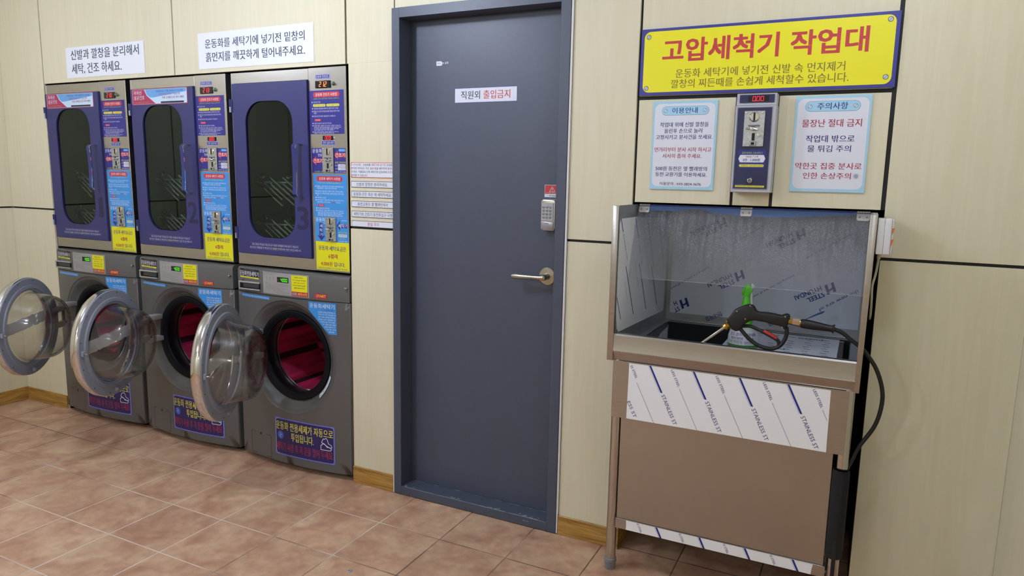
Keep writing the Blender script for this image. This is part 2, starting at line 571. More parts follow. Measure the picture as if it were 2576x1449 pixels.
class G:
    """flat printed graphics, stacked in thin layers; becomes one mesh"""
    EPS = 0.00035

    def __init__(s):
        s.v, s.f, s.mi, s.mats = [], [], [], []

    def m(s, mt):
        if mt not in s.mats: s.mats.append(mt)
        return s.mats.index(mt)

    def poly(s, pts, mt, ly=1):
        n = len(s.v)
        s.v += [(p[0], p[1], ly) for p in pts]
        s.f.append(tuple(range(n, n + len(pts)))); s.mi.append(s.m(mt))
        return s

    def rect(s, x0, z0, x1, z1, mt, ly=1, nx=1):
        for i in range(nx):
            a = x0 + (x1 - x0) * i / nx
            b = x0 + (x1 - x0) * (i + 1) / nx
            s.poly([(a, z0), (b, z0), (b, z1), (a, z1)], mt, ly)
        return s

    def rrect(s, x0, z0, x1, z1, r, mt, ly=1, k=6):
        r = min(r, (x1 - x0) / 2, (z1 - z0) / 2)
        return s.poly(rr_pts(x0, z0, x1, z1, r, k), mt, ly)

    def disc(s, x, z, r, mt, ly=1, n=24, rz=None):
        rz = rz or r
        return s.poly([(x + r * math.cos(2 * PI * i / n), z + rz * math.sin(2 * PI * i / n)) for i in range(n)], mt, ly)

    def line(s, pts, w, mt, ly=2):
        for (a, b) in zip(pts, pts[1:]):
            d = Vector((b[0] - a[0], b[1] - a[1]))
            if d.length < 1e-9: continue
            d.normalize()
            e = d * w * 0.4
            n = Vector((-d.y, d.x)) * w / 2
            s.poly([(a[0] - e.x - n.x, a[1] - e.y - n.y), (b[0] + e.x - n.x, b[1] + e.y - n.y), (b[0] + e.x + n.x, b[1] + e.y + n.y), (a[0] - e.x + n.x, a[1] - e.y + n.y)], mt, ly)
        return s

    def text(s, t, x0, z0, x1, z1, mt=None, ly=2, bold=0.012, rot=0.0, slant=0.0):
        """fill the box (x0,z0)-(x1,z1); with rot the box turns about (x0,z0)"""
        parts = t if isinstance(t, list) else [(t, mt)]
        if bold > 0.011:
            e = (bold - 0.001) * (z1 - z0)
            for i in ((-1, 1) if bold < 0.02 else (-1, -.33, .33, 1)):
                for j in ((0,) if bold < 0.02 else (-.8, .8)):
                    s.text(t, x0 + i * e, z0 + j * e, x1 + i * e, z1 + j * e, mt, ly + .1 * (i + 1) + .35 * (j > 0), 0.0, rot, slant)
            return s
        vs, fs = text_mesh(parts, 0.0)
        n = len(s.v)
        ca, sa = math.cos(rot), math.sin(rot)
        for a, b in vs:
            dx = a * (x1 - x0) + slant * b * (z1 - z0)
            dz = b * (z1 - z0)
            s.v.append((x0 + dx * ca - dz * sa, z0 + dx * sa + dz * ca, ly))
        ks = [s.m(p[1]) for p in parts]
        for f, i in fs:
            s.f.append(tuple(q + n for q in f)); s.mi.append(ks[min(i, len(ks) - 1)])
        return s

    def tail(s, x0, z0, x1, z1, mt, ly=2, dens=1.0):
        """a line of print too small to read: rows of letter-sized specks with word gaps"""
        h = z1 - z0
        rnd = random.Random(int((x0 + 9) * 7919 + (z0 + 5) * 104729))
        x = x0
        while x < x1 - h * 0.5:
            for _ in range(rnd.randint(2, 5)):
                if x > x1 - h * 0.5: break
                w = h * 0.8
                q = h * 0.2
                s.rect(x, z1 - q, x + w * 0.6, z1, mt, ly)
                s.rect(x + w * 0.2, z0 + h * 0.3, x + w * 0.45, z1 - q * 1.6, mt, ly)
                s.rect(x + w * 0.72, z0 + h * rnd.choice((0, 0.3)), x + w * 0.9, z1, mt, ly)
                if rnd.random() < 0.6: s.rect(x + w * 0.1, z0, x + w * 0.65, z0 + q, mt, ly)
                x += h * 0.95
            x += h * 0.55
        return s

    def seg7(s, t, x0, z0, x1, z1, mt, ly=2, slant=0.08, th=0.16):
        ds = [c for c in t if c != '.' and c != ':']
        cw = (x1 - x0) / len(ds)
        h = z1 - z0
        i = 0
        for c in t:
            if c == '.':
                a = x0 + i * cw - cw * 0.12
                s.rect(a, z0, a + cw * 0.14, z0 + cw * 0.16, mt, ly)
                continue
            a, b = x0 + i * cw, x0 + i * cw + cw * 0.78
            w = th * h * 0.55
            zm = (z0 + z1) / 2

            def q(px, pz): return (px + slant * (pz - z0), pz)
            R = {'a': (a + w * .6, z1 - w, b - w * .6, z1), 'd': (a + w * .6, z0, b - w * .6, z0 + w), 'g': (a + w * .6, zm - w / 2, b - w * .6, zm + w / 2),
                 'f': (a, zm + w * .2, a + w, z1 - w * .3), 'e': (a, z0 + w * .3, a + w, zm - w * .2), 'b': (b - w, zm + w * .2, b, z1 - w * .3), 'c': (b - w, z0 + w * .3, b, zm - w * .2)}
            for k in SEG7[c]:
                r = R[k]
                s.poly([q(r[0], r[1]), q(r[2], r[1]), q(r[2], r[3]), q(r[0], r[3])], mt, ly)
            i += 1
        return s

    def build(s, name, parent=None, org=(0, 0, 0), U=(1, 0, 0), V=(0, 0, 1), N=(0, -1, 0), fn=None, eps=None, back=None):
        """fn(u, v, d) -> 3D for curved surfaces; back=(x0,z0,x1,z1,thick,mat) adds a solid sheet behind the print"""
        e = eps or s.EPS
        o, U, V, N = Vector(org), Vector(U), Vector(V), Vector(N)
        if fn: vs = [tuple(fn(a, b, l * e)) for a, b, l in s.v]
        else: vs = [tuple(o + U * a + V * b + N * (l * e)) for a, b, l in s.v]
        fs, mi = list(s.f), list(s.mi)
        if back:
            x0, z0, x1, z1, th, mt = back
            n = len(vs)
            for d in (0, th):
                for (a, b) in ((x0, z0), (x1, z0), (x1, z1), (x0, z1)):
                    vs.append(tuple(o + U * a + V * b - N * d))
            k = s.m(mt)
            for q in ((0, 1, 2, 3), (7, 6, 5, 4), (0, 4, 5, 1), (1, 5, 6, 2), (2, 6, 7, 3), (3, 7, 4, 0)):
                fs.append(tuple(n + i for i in q)); mi.append(k)
        me = bpy.data.meshes.new(name)
        me.from_pydata(vs, [], fs)
        for mt in s.mats: me.materials.append(mt)
        me.polygons.foreach_set('material_index', mi)
        me.update()
        return link(name, me, parent)


def rr_pts(x0, z0, x1, z1, r, k=6):
    P = []
    for cx, cz, a in ((x1 - r, z0 + r, -PI / 2), (x1 - r, z1 - r, 0), (x0 + r, z1 - r, PI / 2), (x0 + r, z0 + r, PI)):
        for i in range(k + 1):
            t = a + (PI / 2) * i / k
            P.append((cx + r * math.cos(t), cz + r * math.sin(t)))
    return P


def smooth_path(P, n=8):
    """Catmull-Rom through the points"""
    P = [Vector(p) for p in P]
    Q = [P[0] * 2 - P[1]] + P + [P[-1] * 2 - P[-2]]
    out = []
    for i in range(1, len(Q) - 2):
        for j in range(n):
            t = j / n
            a, b, c, d = Q[i - 1], Q[i], Q[i + 1], Q[i + 2]
            out.append(0.5 * ((2 * b) + (c - a) * t + (2 * a - 5 * b + 4 * c - d) * t * t + (3 * b - a - 3 * c + d) * t ** 3))
    out.append(P[-1])
    return out


def copy_tree(o, parent=None):
    c = o.copy()
    COL.objects.link(c)
    if parent: c.parent = parent
    for ch in list(o.children): copy_tree(ch, c)
    return c


# ------------------------------------------------------------------ room shell
XL, XR, YF = -2.867, 2.311, -5.2


def struct(o):
    o['kind'] = 'structure'
    return o


b = MB(); b.box(XL - .05, YF - .05, -0.06, XR + .05, 0.72, 0, M_FLOOR)
struct(b.build('floor', flat=True))
b = MB(); b.box(XL - .05, YF - .05, CEIL, XR + .05, 0.06, CEIL + 0.05, M_CEIL)
struct(b.build('ceiling', flat=True))

H0, H1 = 1.219, 1.229
panels = [(XL, -2.458, 0, H0), (XL, -2.458, H1, CEIL), (-2.448, -1.362, 1.944, CEIL), (-1.352, -.264, 1.944, CEIL),
          (-.247, -.004, 0, H0), (-.247, -.004, H1, 1.944), (-.254, -.002, 1.944, CEIL), (.004, .815, 2.156, CEIL),
          (.8155, 1.069, 0, H0), (.8155, 1.069, H1, CEIL), (1.079, 1.891, 1.7615, CEIL),
          (1.079, 1.419, 1.381, 1.748), (1.429, 1.549, 1.381, 1.748), (1.560, 1.891, 1.381, 1.748),
          (1.904, XR, 0, H0), (1.904, XR, H1, CEIL)]
b = MB()
for x0, x1, z0, z1 in panels:
    b.box(x0, 0, z0, x1, 0.012, z1, M_WALL, 0.0008, 1)
for x0, x1, z0, z1 in [(XL, -2.4455, 0, CEIL), (-2.4455, -.247, 1.944, CEIL), (-.247, -.004, 0, CEIL), (-.004, .81, 2.156, CEIL),
                       (.81, 1.069, 0, CEIL), (1.069, 1.904, 1.381, CEIL), (1.904, XR, 0, CEIL)]:
    b.box(x0, 0.012, z0, x1, 0.06, z1, M_GROOVE)
struct(b.build('wall_back', flat=True))
# machine recess and wash bench recess behind the wall
for x0, x1, zt, yd in ((-2.4535, -.247, 1.944, 0.80), (1.069, 1.904, 1.381, 0.64)):
    b = MB()
    b.box(x0 - .02, 0.0605, 0, x0, yd, zt, M_BLACK)
    b.box(x1, 0.0605, 0, x1 + .02, yd, zt, M_BLACK)
    b.box(x0, yd - .02, 0, x1, yd, zt, M_BLACK)
    b.box(x0, 0.0605, zt, x1, yd, zt + .02, M_BLACK)
    struct(b.build('wall_recess', flat=True))

b = MB()
ys = [0.0, -1.175, -2.395, -3.615, YF]
for a, c in zip(ys, ys[1:]):
    for z0, z1 in ((0, H0), (H1, CEIL)):
        b.box(XL - .012, c + (0.005 if c > YF else 0), z0, XL, a - (0.005 if a < 0 else 0), z1, M_WALL)
b.box(XL - .05, YF, 0, XL - .012, 0, CEIL, M_GROOVE)
struct(b.build('wall_left', flat=True))
b = MB(); b.box(XR, YF, 0, XR + .05, 0, CEIL, M_WALL)
struct(b.build('wall_right', flat=True))
b = MB(); b.box(XL, YF - .05, 0, XR, YF, CEIL, M_WALL)
struct(b.build('wall_front', flat=True))

for nm, (x0, y0, x1, y1) in (('baseboard_back', (XL + .008, -.008, -2.457, -.0002)), ('baseboard_back', (-.247, -.008, -.012, -.0002)), ('baseboard_back', (.8155, -.008, 1.069, -.0002)), ('baseboard_left', (XL, YF + .01, XL + .008, 0))):
    b = MB(); b.box(x0, y0, 0, x1, y1, 0.083, M_BASE, 0.0015, 1)
    struct(b.build(nm, org=(x0, y0, 0)))
# baseboard end turning into the wash bench recess
b = MB(); b.box(1.0692, -.008, 0, 1.074, .2, 0.083, M_BASE)
struct(b.build('baseboard_recess'))
# white sealant strips beside the door frame
b = MB(); b.box(.8075, -.009, .088, .8153, -.0002, 2.154, M_WHITE, .001, 1); b.box(.8075, -.009, .004, .8140, -.0002, .088, M_WHITE, .001, 1)
struct(b.build('trim_1'))
b = MB(); b.box(-.0118, -.010, .003, -.0062, -.0002, .088, M_WHITE, .001, 1)
struct(b.build('trim_2'))

# ------------------------------------------------------------------ door
door = struct(empty('door_1', (0.4, 0, 0)))
DO = (0.4, 0, 0)
X0, X1, ZT = -.0055, .807, 2.1545
IX0, IX1, IZ0, IZ1 = .0335, .766, .043, 2.1145
b = MB()
yf, yb, yd = -.012, .05, .078
b.box(X0, yf, 0.004, IX0, yd + .03, ZT, M_DOOR, .0012, 1)
b.box(IX1, yf, 0.004, X1, yd + .03, ZT, M_DOOR, .0012, 1)
b.box(IX0, yf, IZ1, IX1, yd + .03, ZT, M_DOOR)
b.box(IX0, yf, 0.004, IX1, yd + .03, IZ0, M_DOOR, .0012, 1)
b.box(IX1 - .0, yf, 0.0, IX1 + .004, yf + .001, .003, M_DOOR)
f = b.build('door_frame', door, DO)
g = G()
rnd = random.Random(4)
for cx in (.07, .30, .33, .50, .66, .70):
    for _ in range(5):
        x = cx + rnd.uniform(-.03, .03); w = rnd.uniform(.006, .02)
        y = rnd.uniform(0, .014)
        g.poly([(x, y), (x + w, y + .001), (x + w * .7, y + rnd.uniform(.003, .007)), (x + w * .2, y + .004)], M_SCUFF)
x = .05
while x < .74:
    w = rnd.uniform(.05, .14)
    g.rect(x, 0.0, min(x + w, .75), rnd.uniform(.0012, .0026), M_SCUFF)
    x += w + rnd.uniform(.0, .03)
for _ in range(16):
    x = rnd.uniform(.05, .72); w = rnd.uniform(.01, .03)
    g.rect(x, .082, x + w, .082 + rnd.uniform(.001, .004), M_SCUFF)
g.build('threshold_scuffs', f, (-.4, yf + .001, IZ0), (1, 0, 0), (0, 1, 0), (0, 0, 1))
b = MB(); b.box(IX0 + .0005, yd, IZ0 + .001, IX1 - .0005, yd + .04, IZ1 - .001, M_DOOR)
leaf = b.build('door_leaf', door, DO)
# lever handle
b = MB()
hx, hz = .702, 1.0635
NK = mat('satin_nickel', 'b6b0a2', 0.28, metal=1.0)
b.lathe([(0, 0), (.0375, 0), (.0375, .003), (.034, .006), (.014, .007), (.0125, .02), (.0125, .045), (.010, .052), (0, .052)], (hx, yd, hz), (0, -1, 0), NK, 40)
lev = [(hx + .002, yd - .047, hz), (hx - .02, yd - .05, hz - .001), (hx - .05, yd - .05, hz - .001), (hx - .095, yd - .049, hz - .002), (hx - .128, yd - .048, hz - .003), (hx - .138, yd - .048, hz - .003), (hx - .142, yd - .048, hz - .003)]
b.sweep(lev, [.0095, .0085, .0075, .010, .0125, .0095, .003], NK, 16)
hd = b.build('lever_handle', door, DO)
b = MB(); b.lathe([(0, .052), (.009, .052), (.009, .0545), (.006, .056), (0, .056)], (hx - .006, yd, hz - .004), (0, -1, 0), mat('lock_brass', 'a8894e', .3, metal=1), 24)
b.build('keyhole', hd, DO)
# keypad lock
lk = MB()
lk.prism(rr_pts(.676, 1.2525, .742, 1.3795, .013, 6), yd - .030, yd, M_CHROME, .006, 3)
lock = lk.build('keypad_lock', door, DO)
lock['label'] = 'silver keypad lock'
b = MB(); b.box(.682, yd - .0325, 1.293, .733, yd - .029, 1.364, mat('keypad_face', 'b2b4ba', .35, metal=.4), .001, 1)
kp = b.build('keypad', lock, DO)
for r_ in range(4):
    for c_ in range(3):
        b = MB(); b.lathe([(0, .0022), (.0052, .0015), (.0058, 0)], (.6905 + c_ * .0145, yd - .0325, 1.3475 - r_ * .0135), (0, -1, 0), mat('key_button', '8e929c', .25, metal=.6), 14); b.build('key_button', kp, DO)
b = MB(); b.box(.680, yd - .034, 1.2575, .735, yd - .029, 1.290, mat('lock_cover', 'a4a4a8', .28, metal=.5), .003, 2)
b.build('lock_cover', lock, DO)
g = G(); g.tail(.698, 1.281, .718, 1.2845, M_INKK); g.build('lock_marking', lock, (-.4, yd - .0342, 0))
# stickers on the door
g = G(); g.rect(.252, 1.7675, .5475, 1.8295, M_SIGNB, 1); g.rect(.2545, 1.7700, .545, 1.8270, M_STICK, 2)
g.text([('직원외 ', M_INKD), ('출입금지', M_SIGNR)], .284, 1.7825, .515, 1.8165, ly=3, bold=.013)
o = g.build('staff_only_sign', door, (-.4, yd, 0)); o['label'] = 'white sign with blue border'
g = G(); g.poly([(.161, 1.9255), (.183, 1.9245), (.190, 1.928), (.190, 1.940), (.183, 1.9435), (.161, 1.9435)], M_STICK, 1)
g.rect(.190, 1.926, .222, 1.9435, mat('badge_slate', '3c4454', .5), 1)
g.text('ㅁ 도막', .1925, 1.929, .2205, 1.9405, M_STICK, 2, .02); g.tail(.1665, 1.932, .185, 1.937, M_INKD, 2)
g.build('maker_badge', door, (-.4, yd, 0))
g = G(); g.rect(.679, 1.3865, .742, 1.436, M_STICK, 1); g.rect(.6805, 1.3995, .742, 1.4345, M_SIGNR, 2)
tri = [(.700, 1.409), (.724, 1.409), (.712, 1.4285)]
g.line(tri + tri[:1], .0014, M_STICK, 3); g.line([(.712, 1.4135), (.712, 1.4225)], .0018, M_STICK, 3)
g.tail(.686, 1.4015, .738, 1.4055, M_STICK, 3); g.tail(.699, 1.3895, .731, 1.3945, M_INKK, 3)
o = g.build('warning_sticker', door, (-.4, yd, 0)); o['label'] = 'red and white warning sticker'
g = G(); g.tail(.657, .0235, .685, .0285, M_SCUFF, 1); g.build('sill_marking', f, (-.4, yf, 0))

# ------------------------------------------------------------------ paper notices above the machines
def notice(name, label, x0, z0, x1, z1, lines, corners=None, group=None, th=.0012, cat='notice'):
    cx, cz = (x0 + x1) / 2, z0
    g = G()
    g.poly(corners or [(x0, z0), (x1, z0), (x1, z1), (x0, z1)], M_PAPER, 1)
    for t, a, c, d, e in lines: g.text(t, a, c, d, e, M_INKD, 2, .015)
    o = g.build(name, None, (0, -th, 0), back=(x0 + .001, z0 + .001, x1 - .001, z1 - .001, th - .0004, M_PAPER))
    recenter(o, (cx, 0, cz))
    return tag(o, label, cat, group)


def recenter(o, c):
    c = Vector(c)
    o.data.transform(Matrix.Translation(-c))
    o.location = c


notice('paper_notice', 'smaller white paper notice taped to the wall above the leftmost machine', -2.230, 1.965, -1.578, 2.129,
       [('신발과 깔창을 분리해서', -2.185, 2.061, -1.618, 2.114), ('세탁, 건조 하세요.', -2.183, 1.983, -1.762, 2.040)], group='printed paper notices above the machines')
notice('paper_notice', 'larger white paper notice taped to the wall above the middle and right machines', -1.178, 1.963, -.440, 2.134,
       [('운동화를 세탁기에 넣기전 밑창의', -1.129, 2.060, -.492, 2.103), ('흙먼지를 깨끗하게 털어내주세요.', -1.127, 1.996, -.492, 2.041)], group='printed paper notices above the machines')

# ------------------------------------------------------------------ column of small notices left of the door
def strip(label, z0, z1, lines, border, r=.006):
    x0, x1 = -.2385, -.0035
    g = G()
    g.rrect(x0, z0, x1, z1, .004, border, 1); g.rrect(x0 + .002, z0 + .0022, x1 - .002, z1 - .0022, r, M_STICK, 2)
    for t, a, c, d, e in lines: g.text(t, a, c, d, e, ly=3, bold=.008)
    o = g.build('notice_strip', None, (0, -.002, 0), back=(x0 + .001, z0 + .001, x1 - .001, z1 - .001, .0018, M_STICK))
    recenter(o, ((x0 + x1) / 2, 0, z0))
    tag(o, label, 'notice', 'small notice strips between the machines and the door')


K, R, B = M_INKK, M_INKR, M_INKN
strip('white notice with red border and four lines of print, topmost beside the grey door', 1.449, 1.516,
      [([('※ ', R), ('주의사항', R), (' - 운동화를 ', K), ('세탁기에 넣기전', R), (' 운동화', K)], -.235, 1.5000, -.012, 1.5105),
       ([('바닥에 껴여있는 작은 ', K), ('돌', R), ('과 ', K), ('흙', R), ('을 깨끗하게 ', K), ('털어내', R)], -.236, 1.4850, -.008, 1.4955),
       ([('주세요. 이물질로 인해 세탁기와 운동화에 ', K), ('손상', R), ('이', K)], -.235, 1.4695, -.008, 1.4800),
       ([('발생할 수 있습니다.', K)], -.235, 1.4545, -.146, 1.4645)], M_RED, .007)
SM = mat('strip_border', '3a3c50', .5)
for lb, zt, ls in (('white strip reading to separate shoes and insoles, just under the red-bordered notice', 1.4335, ([('신발', B), ('과 ', K), ('깔창', B), ('은 분리하세요.', K)], -.208, -.037)),
                   ('white strip about tied shoelaces, second below the red-bordered notice', 1.3895, ([('운동화 끈은 ', K), ('묶은 채', B), (' 세탁하세요.', K)], -.226, -.017)),
                   ('white strip about changing coins, third below the red-bordered notice', 1.3455, ([('동전교환', B), ('은 옆 빨래방에서', K)], -.203, -.037)),
                   ('white strip about telling coin slots apart, fourth below the red-bordered notice', 1.3005, ([('세탁기와 건조기 ', K), ('동전투입구 구분', B)], -.226, -.013)),
                   ('white strip with short red lettering, lowest of the notices beside the grey door', 1.2570, ([('분실 주의', R)], -.149, -.087))):
    strip(lb, zt - .0285, zt, [(ls[0], ls[1], zt - .0222, ls[2], zt - .0062)], SM, .004)

# ------------------------------------------------------------------ big yellow sign
g = G()
x0, z0, x1, z1 = 1.080, 1.7625, 1.8965, 1.991
g.rect(x0, z0, x1, z1, M_SIGNB, 1)
g.rrect(1.0915, 1.7725, 1.8850, 1.9815, .022, M_SIGNY, 2)
g.text('고압세척기 작업대', 1.160, 1.8755, 1.8115, 1.9515, M_SIGNR, 3, .028)
g.text('운동화 세탁기에 넣기전 신발 속 먼지제거', 1.2085, 1.8195, 1.751, 1.8490, M_INKO, 3, .012)
g.text('깔창의 찌든때를 손쉽게 세척할수 있습니다.', 1.194, 1.7845, 1.764, 1.8140, M_INKO, 3, .012)
for sx, sz in ((1.107, 1.9635), (1.8685, 1.9675), (1.105, 1.7875), (1.869, 1.7945)):
    g.disc(sx, sz, .0085, mat('screw_rim', '6c7078', .4), 3); g.disc(sx, sz, .0062, mat('screw_face', 'ccd2da', .4), 4)
    g.line([(sx - .004, sz - .004), (sx + .004, sz + .004)], .0016, mat('screw_rim', '6c7078', .4), 5)
o = g.build('sign_board', None, (0, -.009, 0), back=(x0, z0, x1, z1, .0088, M_SIGNB))
recenter(o, (1.488, 0, z0))
tag(o, 'long yellow sign board with navy border and big red lettering above the wash bench', 'sign')

# ------------------------------------------------------------------ two light blue instruction boards
def board(label, x0, z0, x1, z1, head, lines, star=None):
    g = G()
    g.rect(x0, z0, x1, z1, M_LBLUE, 1)
    g.rrect(x0 + .007, z0 + .010, x1 - .007, z1 - .008, .02, M_STICK, 2)
    hx0, hz0, hx1, hz1, t0, t1 = head[1:]
    g.rrect(hx0, hz0, hx1, hz1, .016, M_TEALB, 3); g.rrect(hx0 + .001, hz0 + .001, hx1 - .001, hz1 - .001, .015, M_LBLUE, 4)
    for sx in (hx0 + .014, hx1 - .014):
        sz = (hz0 + hz1) / 2
        g.disc(sx, sz, .0068, M_TEALB, 5); g.disc(sx, sz, .0054, M_STICK, 6)
        g.line([(sx - .003, sz - .0035), (sx + .003, sz + .0035)], .0016, M_TEALB, 7)
    g.text(head[0], t0, hz0 + .006, t1, hz1 - .005, mat('head_navy', '1c3a8c', .5), 5, .014)
    for t, a, c, d, e, mt in lines: g.text(t, a, c, d, e, mt, 3, .014)
    if star:
        P = []
        for i in range(20):
            r_ = .0115 if i % 2 == 0 else .0048
            P.append((star[0] + r_ * math.cos(i * PI / 10), star[1] + r_ * math.sin(i * PI / 10)))
        for i in range(0, 20, 2):
            g.poly([P[i - 1], P[i], P[(i + 1) % 20]], M_STAR, 3)
        g.disc(star[0], star[1], .0056, M_STAR, 4)
    o = g.build('instruction_board', None, (0, -.005, 0), back=(x0, z0, x1, z1, .0048, M_LBLUE))
    recenter(o, ((x0 + x1) / 2, 0, z0))
    tag(o, label, 'sign', 'light blue instruction boards above the wash bench')


board('light blue bordered board with seven lines of print, left of the coin box', 1.134, 1.4305, 1.3605, 1.740,
      ('이용안내', 1.1655, 1.6915, 1.332, 1.7225, 1.203, 1.292),
      [('작업대 위에 신발 깔창을', 1.162, 1.6505, 1.333, 1.6670, B), ('올린후 손으로 눌러', 1.178, 1.6290, 1.312, 1.6450, B), ('고정시키고 분사건을 쏘세요.', 1.149, 1.6075, 1.349, 1.6235, B),
       ('먼거리부터 분사 시작 하시고', 1.146, 1.5635, 1.347, 1.5795, R), ('서서히 좁혀 주세요.', 1.176, 1.5415, 1.315, 1.5570, R),
       ('500원 동전은 옆 빨래방의', 1.153, 1.4970, 1.336, 1.5125, B), ('동전 교환기를 이용하세요.', 1.153, 1.4765, 1.337, 1.4915, B), ('이용문의 : 010-2824-3676', 1.171, 1.4450, 1.318, 1.4565, K)])
board('light blue bordered board with a grey star mark, right of the coin box', 1.613, 1.4340, 1.8385, 1.7435,
      ('주의사항', 1.6425, 1.6935, 1.8065, 1.7265, 1.679, 1.770),
      [('물장난 절대 금지', 1.637, 1.6440, 1.814, 1.6685, R), ('작업대 밖으로', 1.652, 1.5950, 1.797, 1.6175, B), ('물 튀김 주의', 1.659, 1.5640, 1.789, 1.5850, B),
       ('약한곳 집중 분사로', 1.625, 1.5080, 1.825, 1.5290, R), ('인한 손상주의', 1.652, 1.4765, 1.796, 1.4970, R)], (1.811, 1.487))


# ------------------------------------------------------------------ coin acceptor used on the dryers and the coin box
def coin_acceptor(parent, x0, z0, x1, z1, y, s=1.0):
    """y = front surface it is screwed to"""
    cx = (x0 + x1) / 2
    w, h = x1 - x0, z1 - z0
    b = MB()
    b.box(x0, y - .006, z0, x1, y, z1, M_PLATE, .0015, 1)
    for sx in (x0 + .08 * w + .002, x1 - .08 * w - .002):
        for sz in (z0 + .05 * h + .001, z1 - .05 * h - .001):
            b.lathe([(0, .0035), (.0028, .0025), (.0034, 0)], (sx, y - .006, sz), (0, -1, 0), M_CHROME, 12)
    o = b.build('coin_acceptor', parent)
    b = MB()
    b.lathe([(0, .004), (w * .2, .004), (w * .24, .001), (w * .26, 0)], (cx, y - .006, z0 + h * .83), (0, -1, 0), M_CHROME, 28)
    b.box(cx - w * .045, y - .0115, z0 + h * .72, cx + w * .045, y - .009, z0 + h * .945, M_DISP)
    b.build('coin_slot', o)
    b = MB()
    b.box(cx - w * .28, y - .011, z0 + h * .565, cx + w * .28, y - .006, z0 + h * .605, mat('zinc_dark', '787c82', .4, metal=.8), .001, 1)
    b.lathe([(0, .014), (w * .09, .013), (w * .12, .004), (w * .12, 0)], (cx - w * .05, y - .006, z0 + h * .50), (0, -1, 0), M_CHROME, 20)
    b.sweep([(cx - w * .36, y - .013, z0 + h * .505), (cx - w * .05, y - .016, z0 + h * .50), (cx + w * .2, y - .012, z0 + h * .47)], .0032 * s, M_CHROME, 8)
    b.build('return_lever', o)
    b = MB()
    b.box(cx - w * .07, y - .0075, z0 + h * .17, cx + w * .07, y - .006, z0 + h * .38, M_DISP)
    b.box(cx - w * .17, y - .013, z0 + h * .03, cx + w * .15, y - .006, z0 + h * .15, M_PLATE, .0015, 1)
    b.box(cx - w * .08, y - .0138, z0 + h * .05, cx + w * .08, y - .0128, z0 + h * .12, M_DISP)
    b.lathe([(0, .0045), (w * .09, .004), (w * .1, 0)], (cx + w * .27, y - .006, z0 + h * .33), (0, -1, 0), M_CHROME, 16)
    b.build('coin_return', o)
    return o


# ------------------------------------------------------------------ coin box on the wall
cb = empty('coin_box', (1.495, 0, 1.425), 'grey wall coin box with navy panel and red display under the yellow sign', 'coin box')
CO = (1.495, 0, 1.425)
M_CBOX = mat('coin_box_grey', 'b6b8c2', .4)
b = MB()
b.box(1.430, -.06, 1.427, 1.5595, -.0005, 1.714, M_CBOX, .002, 1)
b.prism([(0, 1.714), (.0, 1.752), (1, 1.752), (1, 1.714)], 0, 1, M_CBOX, 0, 1, lambda x, y, z: (1.432 + x * .126, -.0005 - y * (.060 if z < 1.73 else .054), z))
b.build('housing', cb, CO)
g = G(); g.rect(1.4415, 1.7215, 1.5515, 1.7475, M_DNAVY, 1); g.rect(1.469, 1.7245, 1.5335, 1.7435, M_DISP, 2); g.seg7('0.00', 1.482, 1.7265, 1.520, 1.7415, M_LEDR, 3)
o = g.build('display', cb, (-1.495, -.0615, -1.425))
b = MB(); b.prism([(1.436, 1.438), (1.548, 1.438), (1.548, 1.708), (1.436, 1.708)], -.0622, -.06, mat('panel_edge', '8a8e98', .35, metal=.6), 0); b.build('panel_edge', cb, CO)
g = G()
g.rect(1.4385, 1.440, 1.5465, 1.7055, M_DNAVY, 1)
g.build('front_panel', cb, (-1.495, -.0622, -1.425))
g = G()
g.rrect(1.4490, 1.5075, 1.5370, 1.5675, .005, M_NAVY, 1)
g.text('깔창세척용 고압세척기', 1.4605, 1.5545, 1.5255, 1.5615, M_GREEN, 2, .01)
g.rrect(1.4545, 1.5270, 1.5315, 1.5515, .003, M_STICK, 2); g.poly([(1.4545, 1.529), (1.4545, 1.5495), (1.4500, 1.539)], M_STICK, 2); g.poly([(1.5315, 1.529), (1.5315, 1.5495), (1.536, 1.539)], M_STICK, 2)
g.text('500원 * 2개', 1.473, 1.5425, 1.512, 1.5495, M_INKR, 3, .012); g.text('8분 : 1,000원', 1.465, 1.5295, 1.519, 1.5400, M_INKN, 3, .012)
g.rrect(1.4535, 1.5120, 1.5325, 1.5205, .004, M_LYEL, 2); g.text('이용문의 : 010-2824-3676', 1.458, 1.5138, 1.528, 1.5188, M_INKK, 3, .01)
g.build('price_sticker', cb, (-1.495, -.0626, -1.425))
g = G(); g.rect(1.4445, 1.4445, 1.5385, 1.4505, M_LYEL, 1); g.tail(1.449, 1.4462, 1.533, 1.4488, M_INKK, 2); g.tail(1.4445, 1.4525, 1.474, 1.4545, mat('ink_pale_blue', '7a86c4', .5), 1)
g.build('maker_sticker', cb, (-1.495, -.0626, -1.425))
a = coin_acceptor(cb, 1.4605 - CO[0], 1.5785 - CO[2], 1.5265 - CO[0], 1.6950 - CO[2], -.0622)
b = MB(); b.lathe([(0, .010), (.006, .010), (.0075, .009), (.0105, .002), (.0115, 0)], (1.4915, -.0625, 1.467), (0, -1, 0), M_CHROME, 24); b.lathe([(0, .0105), (.0052, .0105), (.0056, .0095)], (1.4915, -.0625, 1.467), (0, -1, 0), mat('lock_core', '6a6e76', .3, metal=.8), 20)
b.build('lock', cb, CO)


# ------------------------------------------------------------------ shoe dryers (upper machines)
PITCH = 0.7415
DZ = 1.008
DTILT = 0.0085


def U(x): return x + .955


